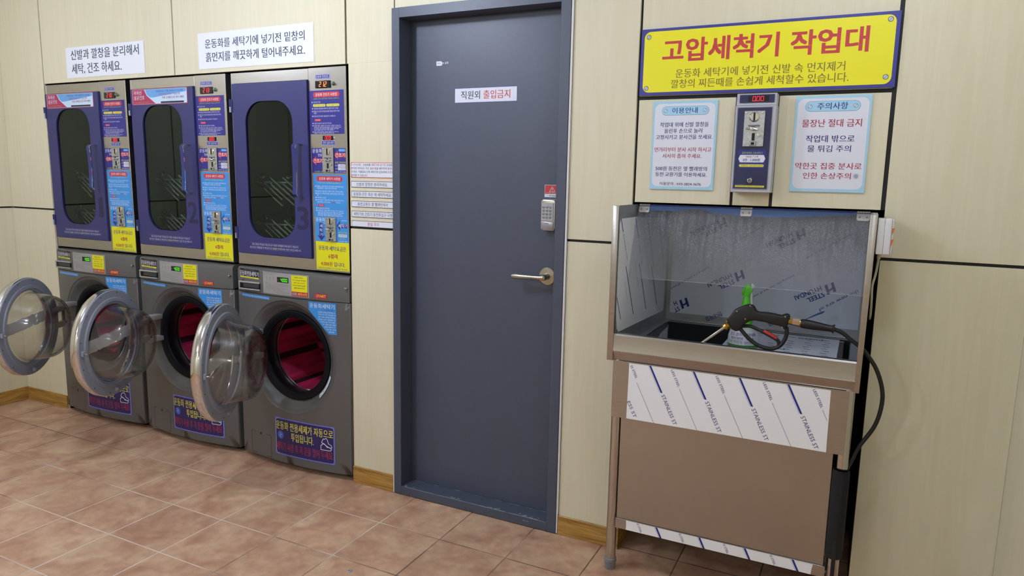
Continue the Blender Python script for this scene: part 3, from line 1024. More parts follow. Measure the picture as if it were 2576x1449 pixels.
def make_dryer():
    root = empty('shoe_dryer', (-.955, .008, DZ))
    z = lambda v: v - DZ
    L, Rr = -.011, .695
    DB, DT = z(1.064), z(1.885)
    b = MB()   # steel cabinet with open front behind the door
    b.box(L, .0, 0, L + .012, .62, z(1.935), M_STEEL, .001, 1)
    b.box(Rr - .004, .0, 0, Rr, .62, z(1.935), M_DGREY)
    b.box(L + .012, .0, z(1.885), .477, .62, z(1.935), M_STEEL, .001, 1)
    b.box(L + .012, .0, 0, .481, .62, z(1.0635), M_STEEL, .001, 1)
    b.box(L + .012, .60, z(1.064), Rr - .004, .62, z(1.885), M_CAVITY)
    b.box(.470, .03, z(1.064), .477, .60, z(1.885), M_CAVITY)
    b.build('cabinet', root)
    b = MB(); b.box(.4785, -.002, 0.001, Rr, .03, z(1.936), M_STEEL, .0015, 1)
    b.build('control_column', root)
    # interior and shoe racks
    b = MB()
    b.box(L + .013, .03, DB, L + .016, .60, DT, M_CAVITY); b.box(L + .016, .598, DB, .469, .600, DT, M_CAVITY)
    b.box(L + .016, .03, DB, .469, .598, DB + .003, M_CAVITY); b.box(L + .016, .03, DT - .003, .469, .598, DT, M_CAVITY)
    b.build('cavity', root)
    for zz, nr in ((1.435, 4), (1.225, 4)):
        b = MB()
        for k in range(nr):
            xx = .04 + k * .085
            for o_ in (0, .03):
                b.sweep([(xx, .10, z(zz) - o_), (xx + .012, .085, z(zz + .004) - o_), (xx + .17, .09, z(zz - .105) - o_)], .0055, M_CHROME, 10)
            if k % 2 == 0: b.lathe([(.008, 0), (.014, .005), (.008, .010)], (xx + .045, .09, z(zz + .012)), (0.5, -1, .3), M_CHROME, 16, close=True)
        b.sweep([(.0, .11, z(zz - .02)), (.46, .11, z(zz - .02))], .005, M_DSTEEL, 8)
        b.build('shoe_rack', root)
    # blue door with rounded window opening
    b = MB()
    wx0, wx1, wz0, wz1, wr = .088, .383, z(1.151), z(1.797), .1
    inner = rr_pts(wx0, wz0, wx1, wz1, wr, 10)
    ox0, oz0, ox1, oz1 = .0045, DB + .002, .4755, DT - .002
    cx, cz = (wx0 + wx1) / 2, (wz0 + wz1) / 2
    outer = []
    for (px, pz) in inner:
        dx, dz = px - cx, pz - cz
        t = 1e9
        if abs(dx) > 1e-9: t = min(t, ((ox1 if dx > 0 else ox0) - cx) / dx)
        if abs(dz) > 1e-9: t = min(t, ((oz1 if dz > 0 else oz0) - cz) / dz)
        outer.append((cx + dx * t, cz + dz * t))
    # add exact corners
    loop_i, loop_o = [], []
    n = len(inner)
    for i in range(n):
        loop_i.append(inner[i]); loop_o.append(outer[i])
        a_, c_ = outer[i], outer[(i + 1) % n]
        for kx, kz in ((ox0, oz0), (ox1, oz0), (ox1, oz1), (ox0, oz1)):
            on_a = abs(a_[0] - kx) < 1e-6 or abs(a_[1] - kz) < 1e-6
            on_c = abs(c_[0] - kx) < 1e-6 or abs(c_[1] - kz) < 1e-6
            if on_a and on_c and not (abs(a_[0] - c_[0]) < 1e-6 or abs(a_[1] - c_[1]) < 1e-6):
                loop_i.append(((inner[i][0] + inner[(i + 1) % n][0]) / 2, (inner[i][1] + inner[(i + 1) % n][1]) / 2)); loop_o.append((kx, kz))
    n = len(loop_i)
    vs = [(p[0], -.012, p[1]) for p in loop_o] + [(p[0], -.012, p[1]) for p in loop_i] + [(p[0], .008, p[1]) for p in loop_i] + [(p[0], .008, p[1]) for p in loop_o]
    fs = []
    for i in range(n):
        j = (i + 1) % n
        for k in range(4):
            l = (k + 1) % 4
            fs.append((k * n + i, k * n + j, l * n + j, l * n + i))
    b.raw(vs, fs, M_DBLUE)
    d = b.build('door', root)
    b = MB(); b.raw([(p[0], -.006, p[1]) for p in inner], [tuple(range(len(inner)))], M_GLASSD)
    b.build('window', d)
    b = MB()
    b.sweep([(p[0], -.0115, p[1]) for p in inner], .0013, M_RUBBER, 6, closed=True)
    b.build('window_seal', d)
    # bow handle
    b = MB()
    hz0, hz1 = z(1.352), z(1.600)
    prof = [(-.012, hz1 - .004), (-.050, hz1 - .002), (-.062, hz1 - .014), (-.058, hz1 - .05), (-.056, (hz0 + hz1) / 2), (-.058, hz0 + .05), (-.062, hz0 + .014), (-.050, hz0 + .002), (-.012, hz0 + .004)]
    vs, fs = [], []
    for (yy, zz) in prof:
        vs += [(.418, yy, zz), (.440, yy, zz)]
    for i in range(len(prof) - 1):
        fs.append((2 * i, 2 * i + 1, 2 * i + 3, 2 * i + 2))
    b.raw(vs, fs[:1] + fs[-1:], M_CHROME); b.raw(vs, fs[1:-1], M_HFILM)
    me_v = [(p[0], p[1] + .006, p[2]) for p in vs]
    b.raw(me_v, fs, M_CHROME)
    for i in range(len(prof) - 1):
        for s_ in (0, 1):
            b.raw([vs[2 * i + s_], vs[2 * i + 2 + s_], me_v[2 * i + 2 + s_], me_v[2 * i + s_]], [(0, 1, 2, 3)], M_CHROME)
    b.build('handle', d)
    for za, zb in ((1.748, 1.811), (1.135, 1.196)):
        b = MB(); b.box(-.006, -.016, z(za), .006, -.0122, z(zb), M_DBLUE, .001, 1)
        b.cyl((-.006, -.016, z(za) + .002), (-.006, -.016, z(za) + .028), .0042, M_DSTEEL, seg=12); b.cyl((-.006, -.016, z(za) + .031), (-.006, -.016, z(zb)), .0042, M_DBLUE, seg=12)
        b.build('hinge', d)
    g = G()
    wt = mat('door_print', 'c8cae4', .5)
    g.text('물건 분실의 특성상 직접 맡으로 이용한 세탁물에 대해 점주가 책임지지', .099, z(1.1085), .397, z(1.1185), wt, 1, .01)
    g.text([('않으므로 귀중품을 꼭 확인하시고 ', wt), ('분실', M_LYEL), ('에 ', wt), ('주의', M_LYEL), ('하셔서 이용 하시길 바랍니다.', wt)], .083, z(1.0935), .415, z(1.1035), ly=1, bold=.01)
    g.rect(.085, z(1.1205), .41, z(1.1208), wt, 1); g.rect(.085, z(1.0912), .38, z(1.0915), wt, 1)
    g.build('door_print', d, (0, -.012, 0))
    # --- control column stickers
    YC = -.002
    def put(name, g): return g.build(name, root, (0, YC, 0))
    g = G(); g.rrect(.521, z(1.8845), .605, z(1.9055), .002, M_VIOL, 1); g.rect(.5225, z(1.886), .6035, z(1.904), M_STICK, 2); g.rect(.524, z(1.8873), .602, z(1.9027), M_NAVY, 3)
    g.text('운동화 건조온도', .5275, z(1.8895), .5985, z(1.9005), M_STICK, 4, .015); put('temperature_label', g)
    b = MB(); b.box(.522, YC - .006, z(1.845), .6075, YC, z(1.877), M_DISP, .002, 1); b.build('temperature_display', root)
    b = MB(); b.lathe([(0, .012), (.006, .011), (.0075, .006), (.009, .004), (.0095, 0)], (.6245, YC, z(1.8625)), (0, -1, 0), mat('knob_green_grey', '6f8672', .3, metal=.5), 18); b.build('indicator_knob', root)
    g = G()
    x0, x1 = .482, .681
    g.rect(x0, z(1.6415), x1, z(1.835), M_NAVY, 1)
    g.rrect(.505, z(1.805), .658, z(1.828), .011, M_RED, 2); g.text('운동화 건조기 사용법', .520, z(1.8095), .642, z(1.8235), M_STICK, 3, .016)
    g.text('( 운동화 건조기는 동전 투입시 자동으로 시작됩니다. )', .506, z(1.795), .656, z(1.8015), M_GREEN, 2, .006)
    wt2 = mat('print_lilac', 'd4d4f4', .5)
    rows = [(1.7785, '건조시간 기준', .545), (1.7575, None, 0), (1.7555, None, 0)]
    g.disc(.4985, z(1.7835), .0028, wt2, 2, 10); g.text('건조시간 기준', .506, z(1.7795), .546, z(1.7875), wt2, 2, .008)
    g.rrect(.503, z(1.7635), .576, z(1.775), .005, M_LYEL, 2); g.rrect(.581, z(1.7635), .655, z(1.775), .005, M_LYEL, 2)
    g.text('일반 운동화 약 30분', .508, z(1.766), .571, z(1.7725), M_INKN, 3, .008); g.text('두꺼운 운동화 약 60분', .586, z(1.766), .650, z(1.7725), M_INKN, 3, .008)
    for zz, t, xe in ((1.7515, '건조함에 운동화를 아래쪽으로 향하여 넣어 주세요.', .650), (1.739, '문을 닫고 건조시간만큼 500원 동전을 천천히 투입', .655), (1.7305, '하세요.', .524), (1.7175, '문을 닫으면 자외선 살균건조가 시작됩니다.', .633)):
        if t != '하세요.': g.disc(.500, z(zz + .004), .0028, wt2, 2, 10)
        g.text(t, .507, z(zz), xe, z(zz + .0078), wt2, 2, .008)
    g.rrect(.510, z(1.699), .548, z(1.709), .004, M_RED, 2); g.text('주의사항', .516, z(1.7015), .542, z(1.7068), M_STICK, 3, .008)
    for zz, t, xe, bl in ((1.686, '신발의 분실되지 않도록 주의하세요.', .610, 1), (1.6755, '아래와 같은 신발은 건조시간이 더 걸릴 수 있습니다.', .661, 1)):
        g.disc(.500, z(zz + .004), .0028, wt2, 2, 10); g.text(t, .507, z(zz), xe, z(zz + .0072), wt2, 2, .008)
    for zz, xe in ((1.6690, .663), (1.6630, .655), (1.6570, .625)): g.tail(.507, z(zz), xe, z(zz + .0045), wt2, 2)
    g.disc(.500, z(1.6515), .0028, wt2, 2, 10)
    g.tail(.507, z(1.649), .648, z(1.6535), wt2, 2); g.tail(.507, z(1.6435), .62, z(1.648), wt2, 2)
    put('dryer_instructions', g)
    b = MB(); b.box(.5585, YC - .005, z(1.6145), .613, YC, z(1.6335), M_DISP, .001, 1)
    for sx in (.548, .6225): b.lathe([(0, .003), (.003, .002), (.0035, 0)], (sx, YC, z(1.624)), (0, -1, 0), M_CHROME, 10)
    tm = b.build('time_display', root)
    g = G(); g.seg7('0.00', .571, z(1.6165), .609, z(1.6315), M_LEDR, 1, .05, .2); g.build('digits', tm, (0, YC - .005, 0))
    g = G(); g.rect(.547, z(1.5915), .627, z(1.613), M_VIOL, 1); g.rect(.5485, z(1.593), .6255, z(1.6115), M_STICK, 2); g.rect(.5498, z(1.5942), .6242, z(1.6103), M_NAVY, 3)
    g.text('건조 남은시간', .5555, z(1.597), .6185, z(1.608), M_STICK, 4, .015); put('time_label', g)
    # dryer coin area
    g = G(); y0, y1 = z(1.4665), z(1.579)
    g2 = G(); g.rect(.487, y0, .553, y1, M_NAVY, 1); g2.rect(.6185, y0, .685, y1, M_NAVY, 1)
    g.text('운동화', .492, z(1.557), .5485, z(1.5755), M_STICK, 2, .012); g.text('전용', .524, z(1.5405), .5485, z(1.5535), M_STICK, 2, .01)
    def larrow(xt, xb, xe, zc, hh, sh, mt, ly=2, g=None):
        g.poly([(xt, zc), (xb, zc - hh), (xb, zc + hh)], mt, ly); g.rect(xb, zc - sh, xe, zc + sh, mt, ly)
    larrow(.488, .513, .5525, z(1.5215), .021, .0095, M_RED, g=g); g.text('건조기', .497, z(1.512), .551, z(1.531), M_STICK, 3, .014)
    larrow(.6195, .640, .6845, z(1.5475), .021, .0095, M_RED, g=g2); g2.text('건조기', .625, z(1.538), .6815, z(1.557), M_STICK, 3, .014)
    g2.rrect(.645, z(1.5625), .684, z(1.5755), .005, M_CYAN, 2); g2.text('동전투입구', .649, z(1.5657), .680, z(1.5723), M_STICK, 3, .008)
    g2.text('권장 건조금액', .623, z(1.510), .6835, z(1.5185), M_LYEL, 2, .008)
    for zz, t, p in ((1.4945, '일반', '3,000원'), (1.480, '두꺼운', '4,000원')):
        g2.rect(.6395, z(zz), .6835, z(zz + .0125), M_STICK, 2); g2.text(p, .6415, z(zz + .0025), .6815, z(zz + .010), M_INKK, 3, .006); g2.text(t, .6225, z(zz + .003), .636, z(zz + .0095), wt2, 2, .006)
    g.text('1회 6켤레 건조', .501, z(1.4685), .5515, z(1.4755), M_GREEN, 2, .006); g2.tail(.6215, z(1.4695), .683, z(1.4745), wt2, 2)
    put('dryer_price_sticker', g); put('dryer_price_sticker', g2)
    coin_acceptor(root, .5535, z(1.4675), .6175, z(1.582), YC - .0006)
    # washer instructions
    g = G(); y0, y1 = z(1.2635), z(1.4600)
    g.rect(.4925, y0, .6885, y1, M_CYAN, 1)
    g.rrect(.512, z(1.4285), .664, z(1.4525), .011, M_RED, 2); g.text('운동화 세탁기 사용법', .5275, z(1.4335), .650, z(1.447), M_STICK, 3, .016)
    g.text('( 운동화 세탁기는 전용세제로 자동 투입됩니다. )', .520, z(1.4175), .656, z(1.4235), M_LYEL, 2, .006)
    wc = mat('print_pale_cyan', 'd8ecff', .5)
    for zz, t, xe, bl in ((1.4015, '운동화는 세탁기에 넣기 전 운동화 바닥에 붙어 있는', .668, 1), (1.3925, '이물질(돌멩이, 진흙)의 등을 제거하세요.', .632, 0), (1.379, '운동화는 끈을 묶은 채 세탁기안에 그대로 넣으세요.', .667, 1), (1.3685, '문을 닫고 세탁금액만큼 500원 동전을 천천히 투입', .668, 1), (1.360, '하세요.', .522, 0), (1.3495, '시작버튼을 누르세요.', .566, 1), (1.3385, '세탁이 끝나기 전에 세탁기 문을 강제로 열지 마시고,', .672, 1)):
        if bl: g.disc(.506, z(zz + .004), .003, wc, 2, 10)
        g.text(t, .512, z(zz), xe, z(zz + .0076), wc, 2, .008)
    g.text([('정지 버튼도 누르지 마세요. ', wc), ('고장원인', M_MAROON), ('이 됩니다.', wc)], .512, z(1.329), .652, z(1.3365), ly=2, bold=.008)
    g.rrect(.517, z(1.312), .555, z(1.3225), .004, M_RED, 2); g.text('주의사항', .523, z(1.3145), .549, z(1.3200), M_STICK, 3, .008)
    g.disc(.508, z(1.3045), .003, wc, 2, 10); g.text('과다 이용하면서 넣지마세요.', .514, z(1.3008), .586, z(1.308), wc, 2, .008)
    g.disc(.508, z(1.2945), .003, wc, 2, 10); g.text('아래와 같은 신발은 세탁시 손상될 가치가 있습니다.', .514, z(1.2905), .667, z(1.2978), wc, 2, .008)
    for zz, xe in ((1.283, .668), (1.276, .655), (1.269, .66)): g.tail(.514, z(zz), xe, z(zz + .0048), wc, 2)
    put('washer_instructions', g)
    g = G(); y0, y1 = z(1.1505), z(1.2625)
    g2 = G(); g.rect(.4965, y0, .562, y1, M_CYAN, 1); g2.rect(.6215, y0, .6915, y1, M_CYAN, 1)
    g.text('운동화', .502, z(1.2425), .5555, z(1.2605), wc, 2, .012); g.text('전용', .543, z(1.2325), .557, z(1.2395), wc, 2, .006)
    g.rect(.5205, z(1.177), .5435, z(1.235), M_NAVY, 2); g.poly([(.5105, z(1.177)), (.532, z(1.1525)), (.5535, z(1.177))], M_NAVY, 2)
    for i, ch in enumerate('세탁기'): g.text(ch, .5245, z(1.2145 - i * .0205), .5405, z(1.2305 - i * .0205), wc, 3, .012)
    larrow(.624, .644, .6905, z(1.2275), .022, .010, M_NAVY, g=g2); g2.text('세탁기', .634, z(1.218), .6875, z(1.237), wc, 3, .014)
    g2.text('동전투입구', .652, z(1.2485), .686, z(1.2545), wc, 2, .006)
    g2.text('세탁금액은', .632, z(1.1905), .6855, z(1.200), M_GREEN, 2, .008); g2.rect(.634, z(1.1755), .683, z(1.188), M_STICK, 2); g2.text('4,000원', .638, z(1.1775), .679, z(1.1865), M_INKK, 3, .008)
    g2.text('입니다.', .641, z(1.1625), .677, z(1.173), M_GREEN, 2, .008); g2.text('1회 6켤레 세탁', .633, z(1.1525), .685, z(1.159), wc, 2, .006)
    put('washer_price_sticker', g); put('washer_price_sticker', g2)
    coin_acceptor(root, .5615, z(1.1515), .6225, z(1.2645), YC - .0006)
    g = G(); g.rect(.4985, z(1.017), .6935, z(1.1495), M_YEL, 1)
    g.text('운동화 세탁요금은', .5135, z(1.1085), .676, z(1.1305), M_INKN, 2, .018); g.text('6켤레', .572, z(1.0725), .625, z(1.093), M_INKR, 2, .02)
    g.text([('4,000원 ', M_INKR), ('입니다.', M_INKN)], .525, z(1.0345), .668, z(1.0565), ly=2, bold=.018); g.text('500원 동전은 옆 빨래방의 동전 교환기를 이용 하세요.', .507, z(1.0205), .683, z(1.0295), mat('ink_teal', '2a6a8a', .5), 2, .01)
    put('price_sticker', g)
    return root, d


dryer, ddoor = make_dryer()
dr_labels = ['steel shoe dryer with blue door numbered 3, above the rightmost washing machine',
             'steel shoe dryer with blue door numbered 2, above the middle washing machine',
             'steel shoe dryer with blue door numbered 1, above the leftmost washing machine']
temps = ['21.2', '21.3', '21.0']
nums = ['3', '2', '1']
dryers = []
for k in range(3):
    r_ = dryer if k == 0 else copy_tree(dryer)
    r_.location = (-.955 - PITCH * k, .008, DZ)
    dryers.append(r_)
for k, r_ in enumerate(dryers):
    tag(r_, dr_labels[k], 'dryer', 'stacked shoe dryers in the wall recess')
    r_.rotation_euler.x = DTILT
    dd = [c for c in r_.children if c.name.split('.')[0] == 'door'][0]
    td = [c for c in r_.children if c.name.split('.')[0] == 'temperature_display'][0]
    g = G(); g.text(nums[k], .399 if k < 2 else .418, 1.200 - DZ, .4635 if k < 2 else .448, 1.306 - DZ, M_NUM, 1, .03); g.build('number', dd, (0, -.012, 0))
    g = G(); g.seg7(temps[k], .545, 1.850 - DZ, .591, 1.8715 - DZ, M_LEDO if k == 0 else M_LEDR, 1, .12, .2); g.tail(.538, 1.8735 - DZ, .575, 1.8755 - DZ, M_CPAN, 1); g.build('digits', td, (0, -.008, 0))
    if k:
        z = lambda v: v - DZ
        g = G()
        x0, x1, y0, y1 = .022, .434, z(1.8055), z(1.880)
        g.rect(x0 - .004, y0 - .003, x1 + .004, y1 + .003, M_MAROON, 1); g.rrect(x0, y0, x1, y1, .005, mat('banner_pale', 'c4dcf0', .4), 2)
        g.poly([(x0 + .002, y0 + .001), (.200, y0 + .001), (.155, z(1.835)), (.135, z(1.848)), (.115, y1 - .001), (x0 + .002, y1 - .001)], M_MAROON, 3)
        g.poly([(.121, y1 - .001), (.140, z(1.850)), (.160, z(1.838)), (.185, z(1.838)), (.43, z(1.862)), (.43, y1 - .001)], M_SKY, 3)
        g.text('자외선', .034, z(1.8535), .095, z(1.8735), M_STICK, 4, .014); g.text('살균건조', .034, z(1.828), .116, z(1.849), M_STICK, 4, .014)
        g.text('UV-sterilization-drying', .038, z(1.8095), .150, z(1.8195), M_GOLD, 4, .01)
        nb = mat('ink_banner_blue', '2c50a0', .5)
        g.text('신발속에는 각종 유해균이 서식해!', .205, z(1.862), .408, z(1.8735), nb, 4, .01); g.text('자외선살균건조 기능으로', .228, z(1.846), .386, z(1.8575), mat('ink_banner_plum', '9a4a86', .5), 4, .01)
        g.text('각종 유해균으로 부터 해방', .250, z(1.8295), .412, z(1.8415), mat('ink_banner_rose', 'b0446c', .5), 4, .012)
        g.rrect(.240, z(1.8075), .412, z(1.816), .003, M_INKK, 4)
        g.build('banner_sticker', dd, (0, -.012, 0))

# ------------------------------------------------------------------ washing machines (lower)
WCX = -.6055
FY0, FYB = -.045, .036


def wy(x):
    t = abs(x) / .352
    return FY0 + FYB * t * t


def make_washer():
    root = empty('washing_machine', (WCX, 0, 0))
    HW = .3525
    ZB, ZS, ZT = .032, .8715, .998
    PZ, PX = .578, .0        # porthole centre
    RB = .280
    b = MB()
    # lower front sheet with round opening
    n = 96
    angs = [2 * PI * i / n for i in range(n)]
    cor = [math.atan2(zz - PZ, xx) % (2 * PI) for xx in (-HW, HW) for zz in (ZB, ZS)]
    angs = sorted(set(angs + cor))
    n = len(angs)
    rs = 5
    vs, fs = [], []
    for a_ in angs:
        dx, dz = math.cos(a_), math.sin(a_)
        t = 1e9
        if abs(dx) > 1e-9: t = min(t, HW / abs(dx))
        if dz > 1e-9: t = min(t, (ZS - PZ) / dz)
        if dz < -1e-9: t = min(t, (PZ - ZB) / -dz)
        for j in range(rs + 1):
            r_ = RB + (t - RB) * j / rs
            x, zz = r_ * dx, PZ + r_ * dz
            vs.append((x, wy(x), zz))
    for i in range(n):
        k = (i + 1) % n
        for j in range(rs):
            fs.append((i * (rs + 1) + j, i * (rs + 1) + j + 1, k * (rs + 1) + j + 1, k * (rs + 1) + j))
    b.raw(vs, fs, M_GREY)
    # dished bezel into the porthole
    rr_ = [(.280, 0), (.276, .1), (.268, .16), (.262, .22), (.250, .52), (.236, .86), (.224, 1.0)]
    vs, fs = [], []
    for a_ in angs:
        dx, dz = math.cos(a_), math.sin(a_)
        for r_, t in rr_:
            x = r_ * dx
            vs.append((x, wy(x) * (1 - t) + .004 * t, PZ + r_ * dz))
    m_ = len(rr_)
    for i in range(n):
        k = (i + 1) % n
        for j in range(m_ - 1):
            fs.append((i * m_ + j, i * m_ + j + 1, k * m_ + j + 1, k * m_ + j))
    b.raw(vs, fs, M_GREY)
    # sides, back, bottom edge (front corners rounded)
    def shell(z0, z1, mt):
        pts = []
        for i in range(13):
            t = -1 + 2 * i / 12
            pts.append((HW * t, wy(HW * t)))
        sidepts = [(HW, wy(HW)), (HW + .004, wy(HW) + .003), (HW + .005, .02), (HW + .005, .60), (-HW - .005, .60), (-HW - .005, .02), (-HW - .004, wy(HW) + .003), (-HW, wy(HW))]
        vs = [(p[0], p[1], z0) for p in sidepts] + [(p[0], p[1], z1) for p in sidepts]
        k = len(sidepts)
        return vs, [(i, i + 1, k + i + 1, k + i) for i in range(k - 1)]
    vs, fs = shell(ZB, ZS, M_GREY)
    b.raw(vs, fs, M_GREY)
    top = [(-HW + 2 * HW * i / 12, wy(-HW + 2 * HW * i / 12)) for i in range(13)]
    b.raw([(p[0], p[1], ZB) for p in top] + [(HW + .005, .60, ZB), (-HW - .005, .60, ZB)], [tuple(range(15))], M_DGREY)
    b.raw([(p[0], p[1], ZS) for p in top] + [(p[0], p[1] + .012, ZS) for p in top], [(i, i + 1, 14 + i, 13 + i) for i in range(12)], M_DGREY)
    for sx in (-.29, .29):
        for sy in (.06, .52):
            b.cyl((sx, sy, 0), (sx, sy, ZB), .022, M_RUBBER, seg=16)
    b.build('body', root)
    # control panel housing
    b = MB()
    N_ = 20
    prof = [(ZS + .003, .006), (ZS + .003, .0), (ZT - .020, 0.0), (ZT - .008, .004), (ZT - .002, .012), (ZT, .03), (ZT, .62)]
    vs, fs = [], []
    for i in range(N_ + 1):
        x = -HW + 2 * HW * i / N_
        for zz, dy in prof:
            y = wy(x) + dy if dy < .5 else .60
            vs.append((x, y, zz))
    m_ = len(prof)
    for i in range(N_):
        for j in range(m_ - 1):
            fs.append((i * m_ + j, i * m_ + j + 1, (i + 1) * m_ + j + 1, (i + 1) * m_ + j))
    fs.append(tuple(range(m_))); fs.append(tuple(N_ * m_ + j for j in range(m_)))
    b.raw(vs, fs, M_GREY)
    b.build('control_panel', root, sharp=30)
    # gasket and drum
    b = MB()
    b.lathe([(.226, .003), (.224, -.004), (.216, -.007), (.200, -.003), (.189, .004), (.186, .012), (.191, .03), (.206, .088), (.212, .098), (.230, .10)], (0, 0, PZ), (0, 1, 0), M_RUBBER, 72)
    b.build('gasket', root)
    dr = MB()
    nb = 9
    segs = []
    for k in range(nb):
        a0 = 2 * PI * k / nb
        segs += [(a0 + (2 * PI / nb) * t, M_BRUSHR if t < .8 else M_BRUSHD) for t in (0, .1, .2, .3, .4, .5, .6, .7, .8, .9)]
    n = len(segs)
    vs = []
    for a_, mt in segs:
        r_ = .236 - (.012 if mt is M_BRUSHR else 0)
        for yy in (.099, .20, .42): vs.append((r_ * math.cos(a_), yy, PZ + r_ * math.sin(a_)))
    for i in range(n):
        j = (i + 1) % n
        for q in range(2):
            dr.raw([vs[i * 3 + q], vs[i * 3 + q + 1], vs[j * 3 + q + 1], vs[j * 3 + q]], [(0, 1, 2, 3)], segs[i][1])
    nst = 9
    for k in range(nst):
        z0 = -.236 + .472 * k / nst; z1 = z0 + .472 / nst
        w0 = math.sqrt(max(0, .2362 ** 2 - z0 * z0)); w1 = math.sqrt(max(0, .2362 ** 2 - z1 * z1))
        zm = z0 + (z1 - z0) * .72; wm = math.sqrt(max(0, .2362 ** 2 - zm * zm))
        dr.raw([(-w0, .42, PZ + z0), (w0, .42, PZ + z0), (wm, .42, PZ + zm), (-wm, .42, PZ + zm)], [(0, 1, 2, 3)], M_BRUSHR)
        dr.raw([(-wm, .42, PZ + zm), (wm, .42, PZ + zm), (w1, .42, PZ + z1), (-w1, .42, PZ + z1)], [(0, 1, 2, 3)], M_BRUSHD)
    d_ = dr.build('drum', root)
    b = MB()
    b.lathe([(.199, .096), (.204, .094), (.208, .098), (.204, .102)], (0, 0, PZ), (0, 1, 0), M_CHROME, 72, close=True)
    b.build('drum_rim', d_)
    c = -WCX
    def X(x): return x + c
    def cur(d0=0.0): return lambda u, v, d: (u, wy(u) - d - d0, v)
    def pan(x0, z0, x1, z1, y, mt, name, th=.003, bev=.001):
        bb = MB(); bb.box(x0, y - th, z0, x1, y, z1, mt, bev, 1); return bb.build(name, root)
    # drawer
    dx0, dx1, dz0, dz1 = X(-.918), X(-.780), .888, .930
    ym = wy(dx1)
    b = MB()
    b.box(dx0 - .004, wy(dx0) - .002, dz0 - .004, dx1 + .004, wy(dx1) + .02, dz1 + .004, M_DGREY, .002, 1)
    b.box(dx0, ym - .010, dz1 - .008, dx1, ym + .004, dz1, M_CPAN, .002, 1)
    b.box(dx0, ym - .010, dz0, dx1, ym + .004, dz0 + .007, M_CPAN, .002, 1)
    b.box(dx0, ym - .010, dz0 + .006, dx0 + .007, ym + .004, dz1 - .006, M_CPAN, .002, 1)
    b.box(dx0 + .006, ym - .0045, dz0 + .006, dx1, ym - .002, dz1 - .007, M_DISP)
    b.box(dx0 + .03, ym - .0075, dz0 + .012, dx1 - .002, ym - .004, dz1 - .010, M_DGREY, .002, 1)
    b.build('detergent_drawer', root)
    g = G()
    g.rect(X(-.936), .944, X(-.787), .990, mat('label_black', '17171c', .4), 1, 6); g.rect(X(-.936), .944, X(-.788), .9515, M_LYEL, 2, 6); g.tail(X(-.91), .9455, X(-.82), .9495, M_INKO, 3)
    g.text('운동화전용세탁기', X(-.938), .9545, X(-.790), .9795, M_STICK, 2, .016); g.tail(X(-.90), .9845, X(-.82), .9875, M_CPAN, 2)
    g.build('machine_label', root, fn=cur(.0008))
    # silver control plate
    g = G(); px0, px1, pz0, pz1 = X(-.757), X(-.466), .882, .9885
    nn = 10
    for i in range(nn):
        xa = px0 + (px1 - px0) * i / nn; xb = px0 + (px1 - px0) * (i + 1) / nn
        g.poly([(xa, pz0), (xb, pz0), (xb, pz1), (xa, pz1)], M_CPAN, 1)
    gi = mat('panel_print', '6a686a', .5)
    for zz, xa, xe in ((.982, .006, .10), (.974, .006, .07)): g.tail(px0 + xa, zz, px0 + xe, zz + .003, gi, 2)
    for sx in (.022, .046, .070):
        g.rect(px0 + sx, .955, px0 + sx + .008, .965, mat('panel_icon', '92908f', .5), 2); g.disc(px0 + sx + .004, .949, .0016, gi, 2, 8)
    for zz, xa, xe in ((.931, .012, .05), (.931, .085, .17), (.924, .02, .17), (.917, .02, .10), (.910, .02, .15), (.903, .012, .12), (.896, .07, .17), (.889, .09, .175)): g.tail(px0 + xa, zz, px0 + xe, zz + .0028, gi, 2)
    cp = g.build('control_plate', root, fn=cur(.0008))
    g = G(); g.rrect(X(-.659), .9435, X(-.587), .9685, .002, M_DISP, 1); g.seg7('4000', X(-.636), .9475, X(-.590), .9635, M_LEDG, 2, .05, .2); g.tail(X(-.655), .952, X(-.646), .956, M_CPAN, 2)
    g.build('timer_display', cp, fn=cur(.0024))
    g = G()
    g.rect(X(-.568), .9065, X(-.474), .984, M_YEL, 1, 4); g.rect(X(-.568), .886, X(-.473), .9065, M_RED, 1, 4)
    for i, (xa, xe) in enumerate(((.018, .07), (.008, .085), (.016, .08), (.010, .086), (.016, .08))): g.tail(X(-.568) + xa, .9715 - i * .0125, X(-.568) + xe, .9765 - i * .0125, M_INKK if i != 2 else M_INKR, 2)
    g.text('세탁시작', X(-.531), .8895, X(-.476), .9025, M_LYEL, 2, .014); g.rect(X(-.564), .890, X(-.536), .902, M_CPAN, 2); g.tail(X(-.561), .894, X(-.541), .8985, M_INKR, 3)
    g.build('start_sticker', cp, fn=cur(.0024))
    g = G(); g.poly([(X(-.4365), .896), (X(-.419), .876), (X(-.419), .8855), (X(-.370), .8855), (X(-.370), .9055), (X(-.419), .9055), (X(-.419), .917)], M_RED, 1); g.text('START', X(-.424), .8905, X(-.374), .9015, M_LYEL, 2, .012)
    g.build('start_arrow', root, fn=cur(.0008))
    b = MB(); b.lathe([(0, .012), (.0055, .011), (.0065, .004), (.0065, 0)], (X(-.267), wy(X(-.267)), .942), (0, -1, 0), M_CHROME, 18); b.build('power_button', root)
    g = G(); g.rect(X(-.928), .8495, X(-.716), .8645, M_CYAN, 1, 8); g.text('사용전 세탁조내 남겨진 물건의 확인후를 확인하여 주시길바랍니다.', X(-.925), .8535, X(-.719), .8605, M_STICK, 2, .006)
    g.build('advice_strip', root, fn=cur(.0006))
    g = G()
    g.poly([(X(-.471), .826), (X(-.363), .7165), (X(-.363), .8655), (X(-.471), .8655)], M_CYAN, 1); g.poly([(X(-.363), .7165), (X(-.319), .7165), (X(-.321), .866), (X(-.363), .8655)], M_CYAN, 1)
